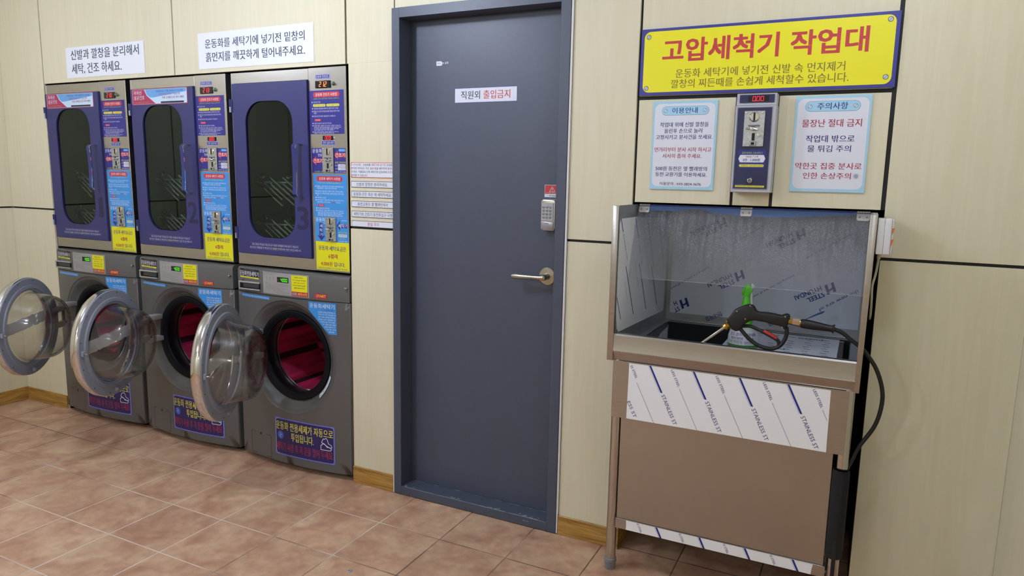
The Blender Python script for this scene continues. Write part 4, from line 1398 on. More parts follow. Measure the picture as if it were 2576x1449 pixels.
    g.text('운동화세탁기', X(-.464), .8375, X(-.329), .8595, M_STICK, 2, .012)
    g.text('* 주의사항 *', X(-.385), .8275, X(-.330), .8335, mat('ink_purple', '4a2a9a', .5), 2, .01)
    for i in range(9):
        zz = .8165 - i * .0115
        xl = max(X(-.417), X(-.471) + (.826 - zz) * .98 + .010)
        g.tail(xl, zz, X(-.325), zz + .0065, M_STICK, 2)
    g.build('caution_sticker', root, fn=cur(.0006))
    # tag on the bezel, strip on the gasket
    g = G(); g.rect(-.041, -.0085, .034, .0095, mat('tag_grey', '9a9a9c', .4, metal=.3), 1); g.tail(-.035, .002, .008, .006, gi, 2); g.tail(-.03, -.004, -.005, 0.0, gi, 2); g.rect(.015, -.005, .029, .006, gi, 2)
    th = math.radians(35)
    g.build('rating_tag', root, (-.004, -.0185, .829), (1, 0, 0), (0, -math.sin(th), math.cos(th)), (0, -math.cos(th), -math.sin(th)))
    g = G()
    for i in range(6):
        a0, a1 = math.radians(-47 + i * 5), math.radians(-47 + (i + 1) * 5)
        g.poly([(.236 * math.cos(a0), .236 * math.sin(a0)), (.254 * math.cos(a0), .254 * math.sin(a0)), (.254 * math.cos(a1), .254 * math.sin(a1)), (.236 * math.cos(a1), .236 * math.sin(a1))], M_STICK, 1)
    for i in range(4):
        a0 = math.radians(-44 + i * 6); g.disc(.245 * math.cos(a0), .245 * math.sin(a0), .003, gi, 2, 8)
    def bez(u, v, d):
        r_ = math.hypot(u, v); t = min(1, max(0, (.280 - r_) / .056))
        ka = .22 + (t - .32) * 1.25 if t > .32 else t * .7
        ka = min(1, ka)
        return (u, wy(u) * (1 - ka) + .004 * ka - d - .0035, PZ + v)
    g.build('door_seal_sticker', root, fn=bez)
    # kick cover
    g = G()
    kx0, kx1, kz0, kz1 = X(-.889), X(-.737), .040, .155
    pts = rr_pts(kx0, kz0, kx1, kz1, .008, 4)
    g.line(pts + pts[:1], .0014, M_DISP, 1)
    g.disc((kx0 + kx1) / 2, kz1 - .004, .006, M_DISP, 1, 12)
    g.build('filter_cover', root, fn=cur(.0004))
    # lower notice
    g = G()
    x0, x1, z0, z1 = X(-.703), X(-.340), .072, .263
    g.rect(x0, z0, x1, z1, M_VIOL, 1, 12); 
    for i in range(12):
        xa, xb = x0 + .006 + (x1 - x0 - .012) * i / 12, x0 + .006 + (x1 - x0 - .012) * (i + 1) / 12
        g.rect(xa, z0 + .006, xb, z1 - .006, mat('sticker_dark_violet', '261f5c', .35), 2)
    rp = rr_pts(x0 + .005, z0 + .005, x1 - .005, z1 - .005, .012, 4)
    g.line(rp + rp[:1], .0022, mat('line_lilac', 'a4a8ec', .4), 3)
    g.text('운동화 전용세제가 자동으로', X(-.696), .203, X(-.350), .2455, M_LYEL, 3, .012); g.text('투입됩니다.', X(-.598), .1535, X(-.460), .1955, M_LYEL, 3, .012)
    g.text('세탁기 사용 후 꼭 문을 열어 두세요.', X(-.697), .0945, X(-.349), .138, mat('ink_dim_red', 'a03048', .4), 3, .014)
    g.disc(X(-.667), .1745, .0205, M_CIRC, 3); g.line([(X(-.672), .186), (X(-.660), .176), (X(-.674), .172), (X(-.664), .162)], .003, mat('icon_pale', '9ab4f0', .4), 4)
    for dz_, rt in ((.0, 0), (.036, -.45)):
        P = [(0, 0), (.052, 0), (.060, .008), (.052, .016), (.035, .016), (.022, .030), (.012, .034), (.008, .026), (.0, .022), (0, 0)]
        ca, sa = math.cos(rt), math.sin(rt)
        P = [(X(-.418) + (-.0 if not dz_ else .004) + p[0] * ca - p[1] * sa, .141 + dz_ + p[0] * sa + p[1] * ca) for p in P]
        g.line(P, .0032, M_STICK, 3)
    g.build('detergent_notice', root, fn=cur(.0006))
    return root


washer = make_washer()


def make_door(root):
    """porthole door in its own frame: hinge at the origin, X across the door, Y out of its inner face"""
    hinge = (-.816 - WCX, -.0816, .6167)
    dc, Ro, Rh, T = .3147, .2625, .195, .046
    O = (dc, 0, 0)
    b = MB()
    b.lathe([(Ro, -.002), (Ro - .004, .002), (Rh + .030, .003), (Rh + .026, .008), (Rh + .012, .009), (Rh + .008, .004), (Rh, .003), (Rh, -.006), (Ro - .01, -.008)], O, (0, 1, 0), M_RINGG, 96, close=True)
    for a_ in range(12):
        t = 2 * PI * (a_ + .4) / 12
        b.lathe([(0, .0045), (.0022, .0042), (.003, .002)], (dc + (Ro - .014) * math.cos(t), 0, (Ro - .014) * math.sin(t)), (0, 1, 0), M_DGREY, 10)
    door = b.build('door', root, (0, 0, 0), sharp=40)
    b = MB()
    b.lathe([(Ro - .003, -.001), (Ro + .0015, -.004), (Ro + .003, -.014), (Ro + .002, -.030), (Ro - .008, -T), (Ro - .030, -T - .008), (Ro - .048, -T - .006), (Ro - .052, -T + .002), (Ro - .02, -.012)], O, (0, 1, 0), M_CHROME, 96)
    b.build('chrome_rim', door, sharp=50)
    b = MB()
    b.lathe([(Rh, .004), (Rh - .004, .020), (Rh - .014, .045), (Rh - .022, .085), (Rh - .030, .118), (Rh - .040, .134), (Rh - .060, .143), (.09, .140), (.05, .128), (0, .122)], O, (0, 1, 0), M_BOWL, 96)
    b.lathe([(Rh - .008, .006), (Rh - .012, .020), (Rh - .022, .045), (Rh - .030, .085), (Rh - .038, .116), (Rh - .048, .130), (Rh - .066, .136), (.09, .133), (.05, .121), (0, .115)], O, (0, 1, 0), M_BOWL, 96)
    b.build('glass_bowl', door, sharp=60)
    b = MB(); b.lathe([(0, -T + .014), (.10, -T + .012), (.18, -T + .004), (Ro - .05, -T + .0)], O, (0, 1, 0), M_LENS, 72); b.build('outer_cover', door)
    # ragged grey strip stuck across the outer cover
    rnd = random.Random(3)
    g = G()
    N_ = 26
    jit = [(rnd.uniform(-.003, .003), rnd.uniform(-.003, .003)) for _ in range(N_ + 1)]
    for i in range(N_):
        def pt(j, s_):
            x = -.178 + .356 * j / N_
            return (dc + x, .016 - x * .06 + s_ * (.031 + jit[j][0 if s_ < 0 else 1]))
        g.poly([pt(i, -1), pt(i + 1, -1), pt(i + 1, 1), pt(i, 1)], M_SMEAR, 0)
    g.build('grey_strip', door, (0, -T + .022, 0), (1, 0, 0), (0, 0, 1), (0, 1, 0))
    # latch hook and buffer at the free edge
    b = MB()
    b.box(dc + Ro - .030, .003, -.012, dc + Ro - .014, .014, .012, M_RINGG, .002, 1)
    b.sweep([(dc + Ro - .022, .010, 0), (dc + Ro - .022, .026, .002), (dc + Ro - .014, .030, .002)], .0035, M_CHROME, 8)
    b.build('latch_hook', door)
    b = MB(); b.lathe([(0, .016), (.007, .015), (.010, .008), (.015, .003)], (dc, 0, -Ro + .024), (0, 1, 0), M_RINGG, 18); b.build('buffer', door)
    b = MB()
    for zz in (.045, -.045):
        b.box(-.012, -.016, zz - .016, dc - Rh - .004, .012, zz + .016, M_CPAN, .004, 2)
        b.box(-.012, -.020, zz - .012, .014, .012, zz + .012, M_DGREY, .003, 2)
    b.cyl((0, 0, -.07), (0, 0, .07), .0075, M_DGREY, seg=14)
    b.build('hinge_arm', door)
    door.location = hinge
    return door


make_door(washer)
# bracket that carries the hinge
b = MB()
hx_ = -.816 - WCX
for dz_ in (-.060, .060):
    b = MB(); b.box(hx_ - .032, -.090, .6167 + dz_ - .013, hx_ + .016, -.004, .6167 + dz_ + .013, M_CPAN, .004, 2); b.build('hinge_bracket', washer)
wl = ['dark grey front-loading washing machine with open glass door, next to the grey door panel',
      'dark grey front-loading washing machine with open glass door, middle of the row',
      'dark grey front-loading washing machine with open glass door, leftmost by the wall corner']
angs = [62.9, 66.95, 61.0]
washers = []
for k in range(3):
    r_ = washer if k == 0 else copy_tree(washer)
    r_.location = (WCX - .742 * k, 0, 0)
    washers.append(r_)
for k, r_ in enumerate(washers):
    tag(r_, wl[k], 'washing machine', 'front-loading washing machines in the wall recess')
    dd = [c for c in r_.children if c.name.split('.')[0] == 'door'][0]
    dd.rotation_euler.z = -math.radians(angs[k])

# ------------------------------------------------------------------ stainless wash bench
BO = (1.47, 0, 0)
bench = empty('wash_bench', BO, 'stainless steel wash bench with clear hinged splash lid, set into the wall recess', 'wash bench')
M_FBLUE = mat('film_strong_blue', '2f4fb8', 0.3)


def lid_material():
    m = bpy.data.materials.new('wet_acrylic')
    m.use_nodes = True
    nt = m.node_tree
    nt.nodes.clear()
    N, L = nt.nodes.new, nt.links.new
    out = N('ShaderNodeOutputMaterial')
    tc = N('ShaderNodeTexCoord')

    def nz(scale, st, det=3, dist=0.0):
        mp = N('ShaderNodeMapping'); mp.inputs['Scale'].default_value = st
        n = N('ShaderNodeTexNoise'); n.inputs['Scale'].default_value = scale; n.inputs['Detail'].default_value = det; n.inputs['Distortion'].default_value = dist
        L(tc.outputs['Object'], mp.inputs[0]); L(mp.outputs[0], n.inputs['Vector'])
        return n.outputs['Fac']

    def rng(v, a, b_, c, d):
        n = N('ShaderNodeMapRange')
        for i, q in enumerate((a, b_, c, d)): n.inputs[i + 1].default_value = q
        L(v, n.inputs[0])
        return n.outputs[0]

    def mul(a, b_):
        n = N('ShaderNodeMath'); n.operation = 'MULTIPLY'; L(a, n.inputs[0]); L(b_, n.inputs[1]); return n.outputs[0]
    vo = N('ShaderNodeTexVoronoi'); vo.inputs['Scale'].default_value = 300
    mpv = N('ShaderNodeMapping'); mpv.inputs['Scale'].default_value = (1, 1, .7)
    L(tc.outputs['Object'], mpv.inputs[0]); L(mpv.outputs[0], vo.inputs['Vector'])
    drop = rng(vo.outputs['Distance'], .16, .40, 1, 0)  # water drops, their highlights painted in as pale diffuse specks
    streak = rng(nz(11, (6.5, 1, .5), 4, .7), .40, .56, 0.1, 1)
    sep = N('ShaderNodeSeparateXYZ'); L(tc.outputs['Object'], sep.inputs[0])
    hgt = rng(sep.outputs[2], -.235, -.09, .12, 1)
    patch = rng(nz(5, (1, 1, 1), 2), .3, .6, .35, 1)
    wet = mul(mul(streak, hgt), patch)
    fac = N('ShaderNodeMath'); fac.operation = 'MULTIPLY_ADD'
    L(mul(drop, wet), fac.inputs[0]); fac.inputs[1].default_value = .55; 
    hz = rng(wet, 0, 1, .13, .27)
    L(hz, fac.inputs[2])
    tr = N('ShaderNodeBsdfTransparent'); tr.inputs[0].default_value = (.90, .91, .93, 1)
    df = N('ShaderNodeBsdfDiffuse'); df.inputs[0].default_value = (.62, .65, .70, 1)
    tl = N('ShaderNodeBsdfTranslucent'); tl.inputs[0].default_value = (.62, .65, .70, 1)
    md = N('ShaderNodeMixShader'); md.inputs[0].default_value = .35
    L(df.outputs[0], md.inputs[1]); L(tl.outputs[0], md.inputs[2])
    m1 = N('ShaderNodeMixShader')
    L(fac.outputs[0], m1.inputs[0]); L(tr.outputs[0], m1.inputs[1]); L(md.outputs[0], m1.inputs[2])
    gl = N('ShaderNodeBsdfGlossy'); gl.inputs['Roughness'].default_value = .10
    bp = N('ShaderNodeBump'); bp.inputs['Strength'].default_value = .8; bp.inputs['Distance'].default_value = .004
    L(mul(drop, wet), bp.inputs['Height']); L(bp.outputs[0], gl.inputs['Normal'])
    fw = N('ShaderNodeLayerWeight'); fw.inputs[0].default_value = .5
    fp = N('ShaderNodeMath'); fp.operation = 'POWER'; fp.inputs[1].default_value = 4.5; L(fw.outputs['Facing'], fp.inputs[0])
    fr = N('ShaderNodeMapRange'); fr.inputs[3].default_value = .045; L(fp.outputs[0], fr.inputs[0])
    m2 = N('ShaderNodeMixShader')
    L(fr.outputs[0], m2.inputs[0]); L(m1.outputs[0], m2.inputs[1]); L(gl.outputs[0], m2.inputs[2])
    L(m2.outputs[0], out.inputs[0])
    return m


M_LID = lid_material()
BX0, BX1 = 1.0765, 1.8655
ZTOP = 1.372
# hood: side panels with front flanges, back, top
b = MB()
b.box(BX0 - .004, -.166, .845, BX0, .58, ZTOP, M_DSTEEL)
b.box(1.0535, -.178, .8160, BX0, -.166, ZTOP, M_STEEL, .002, 2)
b.build('side_panel', bench, BO)
b = MB()
b.box(BX1, -.166, .845, BX1 + .004, .58, ZTOP, M_DSTEEL)
b.prism([(1.8635, .816), (1.8785, .816), (1.8840, ZTOP), (1.8625, ZTOP)], -.178, -.166, M_STEEL, .002, 2)
b.box(1.868, -.166, ZTOP - .004, 1.884, .05, ZTOP, M_DSTEEL)
b.build('side_panel', bench, BO)
b = MB(); b.box(BX0, .576, .845, BX1, .582, ZTOP, M_DSTEEL); b.build('back_panel', bench, BO)
b = MB(); b.box(BX0 - .004, .052, 1.3665, BX1 + .016, .582, 1.3725, M_FBLUE); b.build('top_cover', bench, BO)
# tub: front rail, ledges, basin
b = MB()
prof = [(-.140, .846), (-.148, .908), (-.151, .914), (-.157, .9165), (-.165, .9165), (-.170, .9145), (-.1735, .909), (-.1765, .8535), (-.177, .8515), (-.1630, .816), (-.150, .8155), (-.150, .819), (-.1600, .8195), (-.1735, .850), (-.1705, .905), (-.158, .911), (-.153, .906), (-.144, .846)]
n = len(prof)
vs = [(BX0 - .001, p[0], p[1]) for p in prof] + [(1.8640, p[0], p[1]) for p in prof]
fs = [(i, (i + 1) % n, n + (i + 1) % n, n + i) for i in range(n)]
b.raw(vs, fs, M_STEEL)
b.sweep([(BX0, -.1775, .8525), (1.8640, -.1775, .8525)], .0011, M_STEEL2, 8)
b.build('front_rail', bench, BO, sharp=25)
b = MB()
KX0, KX1, KY0, KY1, KZ = 1.103, 1.842, -.133, .545, .705
zt = .846
O4 = [(BX0, -.142), (BX1, -.142), (BX1, .576), (BX0, .576)]
I4 = [(KX0, KY0), (KX1, KY0), (KX1, KY1), (KX0, KY1)]
vs = [(p[0], p[1], zt) for p in O4] + [(p[0], p[1], zt) for p in I4] + [(p[0], p[1], KZ) for p in I4]
fs = []
for i in range(4):
    j = (i + 1) % 4
    fs += [(i, j, 4 + j, 4 + i), (4 + i, 4 + j, 8 + j, 8 + i)]
fs.append((8, 9, 10, 11))
b.raw(vs, fs, M_DSTEEL)
b.sweep([(KX0, KY0, zt), (KX1, KY0, zt), (KX1, KY1, zt), (KX0, KY1, zt)], .002, M_STEEL2, 8, closed=True)
b.build('basin', bench, BO)
# legs, skirt, door panel, lower rail, unseen shade board
for lx, ly in ((1.0905, -.146), (1.850, -.146), (1.0925, .53), (1.850, .53)):
    b = MB(); b.cyl((lx, ly, .012), (lx, ly, .83), .019, M_STEEL2, seg=28)
    lg = b.build('leg', bench, BO)
    b = MB(); b.lathe([(0, 0), (.0185, 0), (.0205, .004), (.0205, .026), (.0235, .030), (.0235, .042), (.019, .043)], (lx, ly, 0), (0, 0, 1), M_FOOT, 28); b.build('foot', lg, BO)
b = MB(); b.box(1.0765, -.1685, .605, 1.853, -.165, .8165, M_STEEL); skirt = b.build('skirt', bench, BO)
b = MB(); b.box(1.1115, -.158, .2135, 1.8215, -.153, .6075, mat('door_steel', 'b3aca4', .36, metal=1.0, noise=.04, nscale=5)); b.build('front_door', bench, BO)
b = MB(); b.box(1.1095, -.1635, .1755, 1.8285, -.160, .2135, M_STEEL); b.sweep([(1.1095, -.1630, .2135), (1.8285, -.1630, .2135)], .0009, M_STEEL2, 6); rail = b.build('lower_rail', bench, BO)
b = MB(); b.box(1.08, -.150, .185, 1.86, .56, .195, M_DSTEEL); b.build('underside_shade_board', bench, BO)  # unseen board added to keep the space under the bench dark
b = MB(); b.box(1.08, .52, .2, 1.86, .53, .84, M_BLACK); b.build('rear_panel', bench, BO)
b = MB(); b.box(1.8225, -.150, .245, 1.8285, -.144, .300, M_STEEL2, .001, 1); b.box(1.8235, -.152, .225, 1.8295, -.145, .244, M_DGREY); b.build('door_hinge', bench, BO)


# printed protective film
def film_marks(g, x0, x1, z0, z1, start, pitch, full):
    ang = math.atan2(-.091, .045)
    dx, dz = .045 / .091, -1.0
    k = -2
    while start + k * pitch < x1 + .05:
        bx = start + k * pitch
        def seg(xa, za, ln, w, mt):
            """bar of the slanted print, cut to the sheet"""
            P = []
            for t in (0, ln):
                P.append((xa + dx * t, za - t))
            (ax, az), (cx, cz) = P
            ts = [0.0, 1.0]
            if az > z1: ts[0] = max(ts[0], (az - z1) / (az - cz))
            if cz < z0: ts[1] = min(ts[1], (az - z0) / (az - cz))
            for lim, sgn in ((x0 + .003, 1), (x1 - .003, -1)):
                da, dc = sgn * (ax - lim), sgn * (cx - lim)
                if da < 0 and dc < 0: return
                if da < 0: ts[0] = max(ts[0], da / (da - dc))
                if dc < 0: ts[1] = min(ts[1], da / (da - dc))
            if ts[1] - ts[0] < .02: return
            q = [(ax + (cx - ax) * t, az + (cz - az) * t) for t in ts]
            h = w / 2
            g.poly([(q[0][0] - h, q[0][1]), (q[1][0] - h, q[1][1]), (q[1][0] + h, q[1][1]), (q[0][0] + h, q[0][1])], mt, 2)
        if full:
            seg(bx, z1, .092, .0072, mat('bar_navy', '1e2f8c', .45)); seg(bx - .0065, z1, .092, .0008, M_FNAVY)
            if x0 + .002 < bx + .04 and bx + .045 + .06 < x1:
                tz = z1 - .100; tx = bx + dx * .100
                g.text('STAINLESS ST', tx - .0055, tz - .002, tx - .0055 + .112, tz + .0115, M_FNAVY, 2, .0, rot=ang)
            sx = bx + .0735
            if x0 + .002 < sx and sx + .04 < x1:
                g.text('LESS STEEL', sx, z1 - .006, sx + .064, z1 + .0025, M_FNAVY, 2, .012, rot=ang)
            seg(sx + dx * .068, z1 - .068, .142, .0012, M_FNAVY)
        else:
            seg(bx, z1, .06, .0075, mat('bar_navy', '1e2f8c', .45)); seg(bx - .0068, z1, .06, .0008, M_FNAVY)
            sx = bx - .0735
            if x0 + .002 < sx and sx + .03 < x1:
                g.text('SS STEEL', sx, z1 - .003, sx + .036, z1 + .0045, M_FNAVY, 2, .012, rot=ang)
        k += 1


g = G(); g.poly([(1.1365, .8125), (1.7985, .8125), (1.8005, .606), (1.1345, .606)], M_FILMP, 1)
film_marks(g, 1.1365, 1.7985, .606, .8125, 1.213, .153, True)
an_ = math.atan2(-.091, .045)
g.text('ESS ST', 1.1345, .668, 1.1345 + .062, .668 + .0125, M_FNAVY, 2, .0, rot=an_); g.text('SS STEEL', 1.1405, .803, 1.1405 + .050, .803 + .0085, M_FNAVY, 2, .012, rot=an_)
g.build('protective_film', skirt, (-1.47, -.1687, 0))
g = G(); g.poly([(1.150, .2128), (1.1515, .195), (1.1505, .176), (1.787, .176), (1.7885, .195), (1.792, .2128)], M_FILMP, 1)
film_marks(g, 1.150, 1.787, .176, .2128, 1.264, .155, False)
g.build('protective_film', rail, (-1.47, -.1637, 0))
# film on the left inner side, seen through and below the lid
g = G()
g.poly([(-.150, .93), (-.128, .912), (.52, .890), (.525, .92), (.52, 1.30), (.03, 1.325), (-.150, 1.325), (-.163, 1.31), (-.163, .99)], M_FILMW, 1)
an = math.atan2(-.2, .125)
for y0, z0, ln in ((-.181, 1.075, .14), (-.150, 1.325, .055), (-.068, 1.146, .23), (.03, 1.32, .09), (.107, 1.14, .232), (.20, 1.30, .10), (.293, 1.107, .20), (.38, 1.28, .1)):
    ex, ez = math.cos(an) * ln, math.sin(an) * ln
    if y0 < -.163:
        t = (-.160 - y0) / ex; y0, z0 = y0 + ex * t, z0 + ez * t; ex, ez = ex * (1 - t), ez * (1 - t)
    g.line([(y0, z0), (y0 + ex, z0 + ez)], .0055, M_FNAVY, 2)
    if z0 + ez > .965:
        ty, tz = y0 + ex + .006, z0 + ez - .012
        if tz - .1 > .90: g.text('STAINLESS STEEL', ty - .006, tz, ty + .115, tz + .010, M_FGREY, 2, .006, rot=an)
        elif tz - .045 > .895: g.text('STAI', ty - .006, tz, ty + .032, tz + .010, M_FGREY, 2, .006, rot=an)
    g.line([(y0 + .083, z0 + .05), (y0 + .083 + ex * .8, z0 + .05 + ez * .8)], .0012, M_FGREY, 2)
sp = [c for c in bench.children if c.name.startswith('side_panel')][0]
g.build('protective_film', sp, (BX0 + .0003 - 1.47, 0, 0), (0, 1, 0), (0, 0, 1), (1, 0, 0))
# blue-grey film on the back wall with the steel maker's upside-down print
g = G()
g.poly([(1.093, .875), (1.862, .878), (1.862, 1.362), (1.093, 1.362)], M_FILMB, 1)
RT = math.radians(208)
MI = mat('film_ink_blue', '26358c', .45)


def logo(cx, cz, s, full=True):
    """slanted H mark with the maker's name, all printed upside down"""
    def T(p):
        x, y = p[0] * s, p[1] * s
        return (cx + x * math.cos(RT) - y * math.sin(RT), cz + x * math.sin(RT) + y * math.cos(RT))
    for P in ([(-.5, -.5), (-.22, -.5), (-.10, .5), (-.38, .5)], [(.14, -.5), (.42, -.5), (.54, .5), (.26, .5)], [(-.24, -.10), (-.05, .02), (.10, .05), (.22, .0), (.26, .18), (.10, .24), (-.06, .20), (-.20, .10)]):
        g.poly([T(p) for p in P], MI, 2)
    if full:
        p = T((.8, -.62)); g.text('HYUNDAI', p[0], p[1], p[0] + 2.75 * s, p[1] + .48 * s, MI, 2, .022, rot=RT)
        p = T((.8, .08)); g.text('STEEL', p[0], p[1], p[0] + 1.75 * s, p[1] + .48 * s, MI, 2, .022, rot=RT)
    else:
        p = T((.78, -.62)); g.text('H', p[0], p[1], p[0] + .34 * s, p[1] + .48 * s, MI, 2, .022, rot=RT)
        p = T((.78, .08)); g.text('ST', p[0], p[1], p[0] + .6 * s, p[1] + .48 * s, MI, 2, .022, rot=RT)


logo(1.388, 1.064, .040); logo(1.748, 1.040, .040); logo(1.158, .922, .040, False)
logo(1.30, 1.285, .040); logo(1.62, 1.255, .040)
R2 = math.radians(214)
for x, z_, ln in ((1.252, 1.098, .195), (1.600, 1.088, .19), (1.848, 1.045, .17), (1.50, 1.31, .19), (1.80, 1.27, .19)):
    t = 'building the new era of steel' if ln > .18 else 'the new era of'
    g.text(t, x, z_, x + ln, z_ + .0135, MI, 2, .006, rot=R2)
g.text('현대제철', 1.318, .902, 1.318 + .075, .902 + .022, MI, 2, .012, rot=RT)
g.text('현대제철', 1.560, .895, 1.560 + .05, .895 + .018, MI, 2, .012, rot=RT)
SMB = mat('smudge_blue', '4f76b4', .4)
g.poly([(1.735, .945), (1.728, .934), (1.70, .920), (1.668, .903), (1.655, .898), (1.672, .909), (1.70, .928), (1.722, .941)], SMB, 2)
bp_ = [c for c in bench.children if c.name.startswith('back_panel')][0]
g.build('protective_film', bp_, (-1.47, .5757, 0))
# film left on the basin walls
bs = [c for c in bench.children if c.name.startswith('basin')][0]
g = G(); g.poly([(1.165, .712), (1.838, .712), (1.838, .822), (1.40, .826), (1.165, .820)], M_FILMW, 1)
g.text('building the', 1.275, .812, 1.275 + .10, .812 + .018, M_FNAVY, 2, .006, rot=R2)
g.build('protective_film', bs, (-1.47, KY1 - .0005, 0))
g = G(); g.poly([(.27, .71), (.53, .71), (.53, .822), (.40, .815), (.30, .79)], M_FILMW, 1); g.line([(.42, .81), (.46, .74)], .004, M_FNAVY, 2)
g.build('protective_film', bs, (KX0 + .0005 - 1.47, 0, 0), (0, 1, 0), (0, 0, 1), (1, 0, 0))
# hinged clear lid
HY, HZ = .050, 1.368
LB = (-.040, 1.1045)
b = MB()
N_ = 10
vs, fs = [], []
for i in range(N_ + 1):
    t = i / N_
    y = HY + (LB[0] - HY) * t - .003 * math.sin(PI * t)
    zz = HZ + (LB[1] - HZ) * t
    for xx in (1.0815, 1.8645): vs.append((xx, y, zz))
for i in range(N_): fs.append((2 * i, 2 * i + 1, 2 * i + 3, 2 * i + 2))
b.raw(vs, fs, M_LID)
lid = b.build('lid', bench, (1.47, 0, HZ))
lid.location = (0, 0, HZ)
b = MB(); b.box(1.0815, LB[0] - .0008, LB[1] - .0006, 1.8645, LB[0] + .0008, LB[1] + .0006, mat('lid_edge', 'a4acb6', .3)); b.build('lid_edge', lid, (1.47, 0, HZ))


def lidpt(x, dz, off=.0015):
    t = dz / (HZ - LB[1])
    return (x - 1.47, HY + (LB[0] - HY) * t - .003 * math.sin(PI * t) - off, -dz)


def blue_film():
    m = bpy.data.materials.new('blue_see_through_film')
    m.use_nodes = True
    nt = m.node_tree
    nt.nodes.clear()
    N, L = nt.nodes.new, nt.links.new
    o = N('ShaderNodeOutputMaterial'); tr = N('ShaderNodeBsdfTransparent'); p = N('ShaderNodeBsdfPrincipled'); mx = N('ShaderNodeMixShader')
    tr.inputs[0].default_value = rgb('7ea2e8')
    p.inputs['Base Color'].default_value = rgb('86a8ea'); p.inputs['Roughness'].default_value = .25
    mx.inputs[0].default_value = .68
    L(tr.outputs[0], mx.inputs[1]); L(p.outputs[0], mx.inputs[2]); L(mx.outputs[0], o.inputs[0])
    return m


b = MB()
vs, fs = [], []
XS = [1.125 + (1.82 - 1.125) * i / 40 for i in range(41)]
for x in XS:
    d = .021 + .004 * math.sin(x * 9)
    if 1.22 < x < 1.37: d = .021 - .015 * math.sin((x - 1.22) / .15 * PI)
    if x > 1.6: d -= (x - 1.6) * .055
    d = max(d, .004)
    vs += [lidpt(x, .001), lidpt(x, d)]
for i in range(40): fs.append((2 * i, 2 * i + 1, 2 * i + 3, 2 * i + 2))
b.raw(vs, fs, blue_film())
b.build('blue_film', lid)
for hx0, hx1, big in ((1.085, 1.1245, 1), (1.4525, 1.4915, 0), (1.824, 1.8635, 1)):
    b = MB()
    HM = mat('hinge_steel_glare', 'f4f6fa', .35, metal=.3)  # near-white colour paints in the lamp's reflection on the leaves
    p0, p1 = lidpt(hx0, .004, .002), lidpt(hx1, .024, .002)
    vs = [lidpt(hx0, .003, .004), lidpt(hx1, .003, .004), lidpt(hx1, .021, .004), lidpt(hx1 - .004, .025, .004), lidpt(hx0 + .004, .025, .004), lidpt(hx0, .021, .004)]
    vb = [(v[0], v[1] + .002, v[2]) for v in vs]
    n = len(vs)
    b.raw(vs + vb, [tuple(range(n)), tuple(range(n, 2 * n))] + [(i, (i + 1) % n, n + (i + 1) % n, n + i) for i in range(n)], HM)
    k0 = lidpt(hx0, 0, .0)
    for j in range(5):
        a_ = hx0 + (hx1 - hx0) * j / 5
        b.cyl((a_ + .0004 - 1.47, k0[1], .003), (a_ + (hx1 - hx0) / 5 - .0004 - 1.47, k0[1], .003), .0036, HM, seg=12)
    for sx in (hx0 + .009, hx1 - .009):
        c_ = lidpt(sx, .014, .004)
        b.lathe([(0, .0022), (.0022, .0016), (.0032, 0)], c_, (0, -1, -.3), M_DSTEEL, 12)
    b.build('hinge', lid)

# ------------------------------------------------------------------ slotted tray in the basin
tray = empty('slotted_tray', (1.60, .33, .825), 'white film covered slotted tray lying in the wash bench basin', 'tray')
TO = (1.60, .33, .825)
TX0, TX1, TY0, TY1, TZ = 1.40, 1.800, .15, .50, .8445
b = MB()
b.box(TX0, TY0, TZ - .003, TX1, TY1, TZ, M_FILMW); b.box(TX1 - .003, TY0, TZ - .035, TX1, TY1, TZ - .003, M_FILMW); b.box(TX0, TY0, TZ - .035, TX0 + .003, TY1, TZ - .003, M_FILMW)
b.box(TX0 + .003, TY0, TZ - .035, TX1 - .003, TY0 + .003, TZ - .003, M_FILMW)
b.build('plate', tray, TO)
for sy in (.16, .49):
    for sx in (TX0 - .018, TX1 - .003):
        b = MB(); b.box(sx, sy - .008, KZ + .0008, sx + .02, sy + .008, TZ - .004, M_STEEL, .001, 1); b.build('support', tray, TO)
g = G()
k_ = 0
for i in range(6):
    for j in range(8):
        sx, sy = TX0 + .028 + i * .064 - (j % 2) * .006, TY0 + .020 + j * .040
        if (i > 3 or j < 4 or (i + j) % 3): gs = G(); gs.rect(sx, sy, sx + .023, sy + .005, M_OPEN, 1); gs.build('slot', tray, (-TO[0], -TO[1], TZ - TO[2] + .0002), (1, 0, 0), (0, 1, 0), (0, 0, 1))
for x, y, w, h in ((1.575, .47, .07, .018), (1.74, .47, .09, .03), (1.62, .22, .085, .024)):
    g.text('posco', x, y, x + w, y + h, M_FNAVY, 1, .012, rot=PI)
g.build('film_print', tray, (-TO[0], -TO[1], TZ - TO[2] + .0002), (1, 0, 0), (0, 1, 0), (0, 0, 1))

# ------------------------------------------------------------------ spray bottle
BC = (1.4755, .165, TZ + .0005)
bottle = empty('spray_bottle', BC, 'clear trigger spray bottle with green head and white label, standing in the wash bench', 'spray bottle')
b = MB()
b.lathe([(0, 0), (.048, 0), (.0545, .005), (.0555, .02), (.0545, .045), (.049, .062), (.038, .076), (0, .078)], (0, 0, 0), (0, 0, 1), M_LIQ, 48)
b.build('liquid_body', bottle)
b = MB()
b.lathe([(.0562, .022), (.0552, .045), (.0498, .063), (.039, .0775), (.026, .084), (.019, .087), (.019, .092), (0, .093)], (0, 0, 0), (0, 0, 1), M_BOTTLE, 48)
b.build('clear_shoulder', bottle)


def cyl_map(u, v, d):
    r_ = .0563 if v < .03 else .0563 - (v - .03) * .10 - max(0, v - .048) * .25
    a_ = -PI / 2 + u / .0555
    return ((r_ + d + .0006) * math.cos(a_), (r_ + d + .0006) * math.sin(a_), v)


